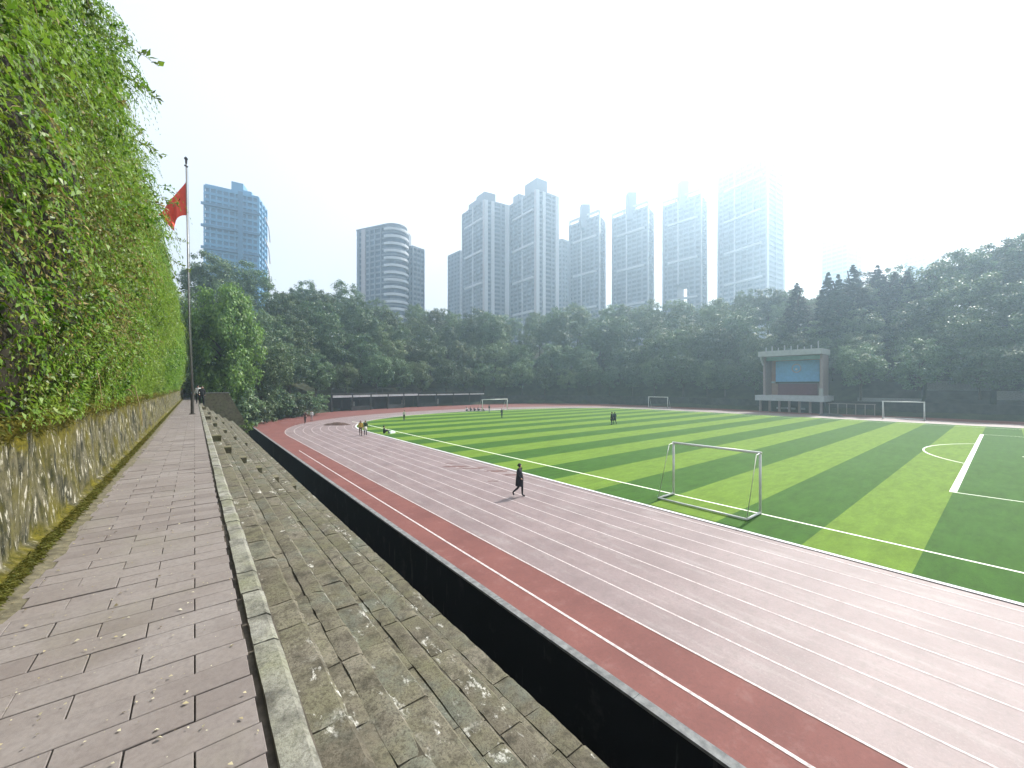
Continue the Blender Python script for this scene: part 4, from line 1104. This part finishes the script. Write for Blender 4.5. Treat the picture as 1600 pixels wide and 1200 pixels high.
# ---- people
skin_m = flat('skin', (.42,.26,.19), .6); hair_m = flat('hair', (.015,.012,.010), .6)
cloth_cache = {}
def cloth(c):
    if c not in cloth_cache: cloth_cache[c] = plain('cloth_%d' % len(cloth_cache), c, .85, var=.2, scale=12)
    return cloth_cache[c]
def person(label, x, y, z, yaw, height, pose='stand', top=(.03,.03,.05), trousers=(.02,.02,.025), shoe=(.02,.02,.02), coat=False, lean=0.0, sleeve=True):
    J = {'pelvis':(0,0,.95),'waist':(0,0,1.10),'chest':(0,.01,1.32),'neck':(0,0,1.47),'head':(0,.02,1.58),'crown':(0,.01,1.68)}
    for s, n in ((-1,'l'),(1,'r')):
        J.update({'sh'+n:(.17*s,0,1.40),'el'+n:(.23*s,-.03,1.14),'wr'+n:(.24*s,.05,.92),'ha'+n:(.235*s,.08,.83),'th'+n:(.20*s,.115,.86),
                  'hip'+n:(.09*s,0,.90),'kn'+n:(.10*s,.02,.50),'an'+n:(.10*s,-.02,.09),'to'+n:(.12*s,.15,.035)})
    if pose == 'walk':
        J.update({'knl':(-.10,.10,.52),'anl':(-.10,.10,.10),'tol':(-.11,.26,.04),'knr':(.10,-.02,.50),'anr':(.10,-.34,.22),'tor':(.11,-.26,.07),
                  'ell':(-.23,-.10,1.15),'wrl':(-.22,-.12,.93),'hal':(-.21,-.12,.85),'thl':(-.18,-.08,.87),'elr':(.23,.03,1.15),'wrr':(.20,.18,.98),'har':(.19,.24,.93),'thr':(.16,.22,.95)})
    if pose == 'run':
        J.update({'knl':(-.10,.26,.62),'anl':(-.10,.12,.30),'tol':(-.10,.26,.22),'knr':(.10,-.04,.50),'anr':(.10,-.16,.10),'tor':(.10,.00,.035),
                  'ell':(-.24,-.18,1.20),'wrl':(-.20,.02,1.08),'hal':(-.19,.08,1.08),'thl':(-.17,.07,1.12),'elr':(.24,-.02,1.14),'wrr':(.18,.20,1.18),'har':(.16,.27,1.20),'thr':(.14,.25,1.24)})
    if pose == 'sit':
        d = -.80
        for k in list(J): J[k] = (J[k][0], J[k][1], J[k][2]+d)
        J.update({'knl':(-.20,.38,.42),'anl':(-.12,.52,.10),'tol':(-.13,.66,.04),'knr':(.20,.38,.40),'anr':(.12,.50,.10),'tor':(.13,.64,.04),
                  'wrl':(-.14,.30,.42),'hal':(-.10,.37,.42),'thl':(-.08,.35,.46),'wrr':(.14,.30,.42),'har':(.10,.37,.42),'thr':(.08,.35,.46),'ell':(-.25,.08,.38),'elr':(.25,.08,.38)})
    RAD = {'pelvis':.145,'waist':.135,'chest':.155,'neck':.055,'head':.098,'crown':.075}
    for n in 'lr': RAD.update({'sh'+n:.075,'el'+n:.052,'wr'+n:.036,'ha'+n:.034,'th'+n:.014,'hip'+n:.10,'kn'+n:.066,'an'+n:.045,'to'+n:.042})
    if coat: RAD.update({'chest':.175,'waist':.17,'pelvis':.18}); RAD.update({'el'+n:.062 for n in 'lr'}); RAD.update({'hip'+n:.12 for n in 'lr'})
    ED = [('pelvis','waist'),('waist','chest'),('chest','neck'),('neck','head'),('head','crown')]
    for n in 'lr': ED += [('chest','sh'+n),('sh'+n,'el'+n),('el'+n,'wr'+n),('wr'+n,'ha'+n),('wr'+n,'th'+n),('pelvis','hip'+n),('hip'+n,'kn'+n),('kn'+n,'an'+n),('an'+n,'to'+n)]
    names = list(J); idx = {n:i for i,n in enumerate(names)}
    me = bpy.data.meshes.new('person'); me.from_pydata([J[n] for n in names], [(idx[a],idx[b]) for a,b in ED], []); me.update()
    tmp = bpy.data.objects.new('tmp', me); COL.objects.link(tmp)
    sk = tmp.modifiers.new('skin','SKIN'); sk.use_smooth_shade = True
    for n in names:
        sv = me.skin_vertices[0].data[idx[n]]; f = RAD[n]
        sv.radius = (f*(1.18 if n in ('chest','pelvis','waist') else 1), f*(.85 if n in ('chest','pelvis','waist') else 1)) if False else (f, f)
        sv.use_root = (n == 'pelvis')
    ss = tmp.modifiers.new('sub','SUBSURF'); ss.levels = 1; ss.render_levels = 1
    dg = bpy.context.evaluated_depsgraph_get(); ev = tmp.evaluated_get(dg)
    body = bpy.data.meshes.new_from_object(ev); bpy.data.objects.remove(tmp); body.name = 'person'
    body.materials.clear()
    for q in (skin_m, cloth(top), cloth(trousers), cloth(shoe), hair_m): body.materials.append(q)
    def cls(c):
        best, bd = None, 1e9
        for a, b in ED:
            A_, B_ = Vector(J[a]), Vector(J[b]); ab = B_-A_; t = max(0,min(1,(c-A_).dot(ab)/ab.length_squared)); dd_ = (c-(A_+ab*t)).length - .6*(RAD[a]*(1-t)+RAD[b]*t)
            if dd_ < bd: best, bd, bt = (a,b), dd_, t
        a, b = best
        if b in ('head','crown'): return 4 if (c.y < J['head'][1]+.035 or c.z > J['head'][2]+.06) and c.z > J['head'][2]-.07 else 0
        if b[:2] in ('ha','th'): return 0
        if b[:2] in ('wr',): return 1 if sleeve else 0
        if b[:2] == 'to': return 3
        if b[:2] in ('kn','an','hi'): 
            if coat and pose != 'sit' and c.z > .52: return 1
            return 2
        if a == 'pelvis' and not coat and c.z < J['pelvis'][2]: return 2
        return 1
    mi = [cls(Vector(p.center)) for p in body.polygons]; body.polygons.foreach_set('material_index', mi)
    body.polygons.foreach_set('use_smooth', [True]*len(body.polygons))
    s = height/1.74; zmin = min(v.co.z for v in body.vertices)
    o = link('person', body); o.location = (x, y, z - zmin*s + .004); o.scale = (s,s,s); o.rotation_euler = (0,0,yaw)
    if coat and pose != 'sit':
        m = MB(); m.tube([(0,0,1.12),(0,0,.95),(0,-.01,.72),(0,-.02,.56)], [.165,.195,.20,.205], 12, cap=False); c_ = m.build('coat_skirt', cloth(top), o, True)
    # hair cap as its own piece
    m = MB(); hx_, hy_, hz_ = J['head']; rows = []
    for i in range(6):
        a = i/5*1.75
        m.v += [(hx_+.104*math.sin(a)*math.cos(q), hy_-.012+.112*math.sin(a)*math.sin(q)-.02*math.sin(a), hz_+.015+.125*math.cos(a)) for q in np.linspace(0,2*math.pi,12,endpoint=False)]
    for i in range(5):
        for q in range(12):
            ang = 2*math.pi*(q+.5)/12
            if i >= 3 and math.sin(ang) > .25: continue
            m.f.append((i*12+q, (i+1)*12+q, (i+1)*12+(q+1)%12, i*12+(q+1)%12)); m.m.append(0)
    m.build('hair', hair_m, o, True)
    return tag(o, label, 'person')
def gp(px, py): return ray(px, H/((py-603)/619.0))
TZ = .009
x, y = gp(812, 776); person('person in a long dark coat walking on the near track lanes', x, y, TZ, R_(205), 1.66, 'walk', (.010,.010,.016), (.010,.008,.009), coat=True)
x, y = gp(563.5, 681); person('walker in an ochre top, left of the pair on the track', x, y, TZ, R_(160), 1.68, 'walk', (.42,.27,.05), (.10,.05,.04))
x, y = gp(571, 680); person('walker in a dark top and pale skirt, right of the pair on the track', x, y, TZ, R_(165), 1.62, 'stand', (.02,.03,.015), (.03,.02,.02), coat=False)
m = MB(); m.tube([(0,0,1.02),(0,0,.8),(0,0,.58)], [.15,.20,.24], 12); o = m.build('pale_skirt', cloth((.55,.55,.45)), bpy.data.objects['person.002'] if 'person.002' in bpy.data.objects else None, True)
x, y = gp(600, 678); person('dark-clothed person sitting on the grass at the edge of the pitch', x, y, .02, R_(250), 1.72, 'sit', (.008,.02,.018), (.01,.015,.015), coat=True)
x, y = gp(956, 664); person('dark figure at the centre of the pitch, left of two side by side', x, y, .02, R_(20), 1.82, 'stand', (.012,.02,.03), (.012,.015,.022), coat=True)
x, y = gp(960.5, 663); person('dark figure at the centre of the pitch, right of two side by side', x, y, .02, R_(-30), 1.74, 'walk', (.012,.02,.03), (.012,.015,.022), coat=True)
x, y = gp(784, 653); person('small dark figure standing in front of the far goal', x, y, .02, R_(190), 1.6, 'stand', (.01,.015,.018), (.01,.012,.015))
x, y = gp(477, 662); person('dark-clothed runner on the outer lanes of the far bend', x, y, TZ, R_(150), 1.75, 'run', (.09,.035,.03), (.03,.015,.015))
x, y = gp(487, 658); person('person in a white top on the far bend behind the runner', x, y, TZ, R_(140), 1.65, 'stand', (.6,.6,.6), (.25,.2,.2))
x, y = gp(631.5, 657); person('person in pale clothes at the far left edge of the grass', x, y, .02, R_(120), 1.6, 'stand', (.5,.5,.42), (.04,.05,.03))
x, y = gp(764.5, 644.5); person('person standing by the left post of the far goal', x, y, .02, R_(200), 1.6, 'stand', (.03,.025,.03), (.3,.3,.3))
for j, px in enumerate((729,735,741,747,753)):
    x, y = gp(px, 642.5); person('%s from the left of the group seated in a row left of the far goal' % ORD[j], x, y, .02, R_(170+10*j), 1.7, 'sit', [(.5,.5,.5),(.04,.035,.06),(.06,.04,.06),(.03,.03,.05),(.5,.45,.48)][j], (.03,.03,.04))
F = 1.65/((631-603)/619.0); x, y = ray(309.5, F); person('person in dark clothes with a white top on the far end of the path', x, y, PATH_Z+.004, R_(170), 1.75, 'stand', (.55,.56,.55), (.012,.014,.016))
F = 1.65/((634-603)/619.0); x, y = ray(315.5, F); person('dark-clothed person nearest the steps at the far end of the path', x, y, PATH_Z+.012, R_(185), 1.68, 'walk', (.012,.014,.018), (.012,.012,.014))
# white bag beside the sitting person
x, y = gp(612, 677); b_ = blob('cloth_bag', x, y, .02, .55, .25, cloth((.45,.55,.50)), None, 5, .5, 16, .002, .4, .28); tag(b_, 'pale cloth bag lying on the grass beside the sitting person', 'bag')

# ================================================================== HAZE
hb = MB(); hb.box(-70, 620, -110, 560, -3.2, 190)
hm_ = bpy.data.materials.new('haze'); hm_.use_nodes = True; t = hm_.node_tree; t.nodes.clear()
pv = NN(t, 'ShaderNodeVolumePrincipled'); pv.inputs['Color'].default_value = (.62,.82,1.0,1); pv.inputs['Density'].default_value = .0013; pv.inputs['Anisotropy'].default_value = .64
mo = NN(t, 'ShaderNodeOutputMaterial'); t.links.new(pv.outputs[0], mo.inputs['Volume'])
tag(hb.build('haze', hm_), kind='stuff')
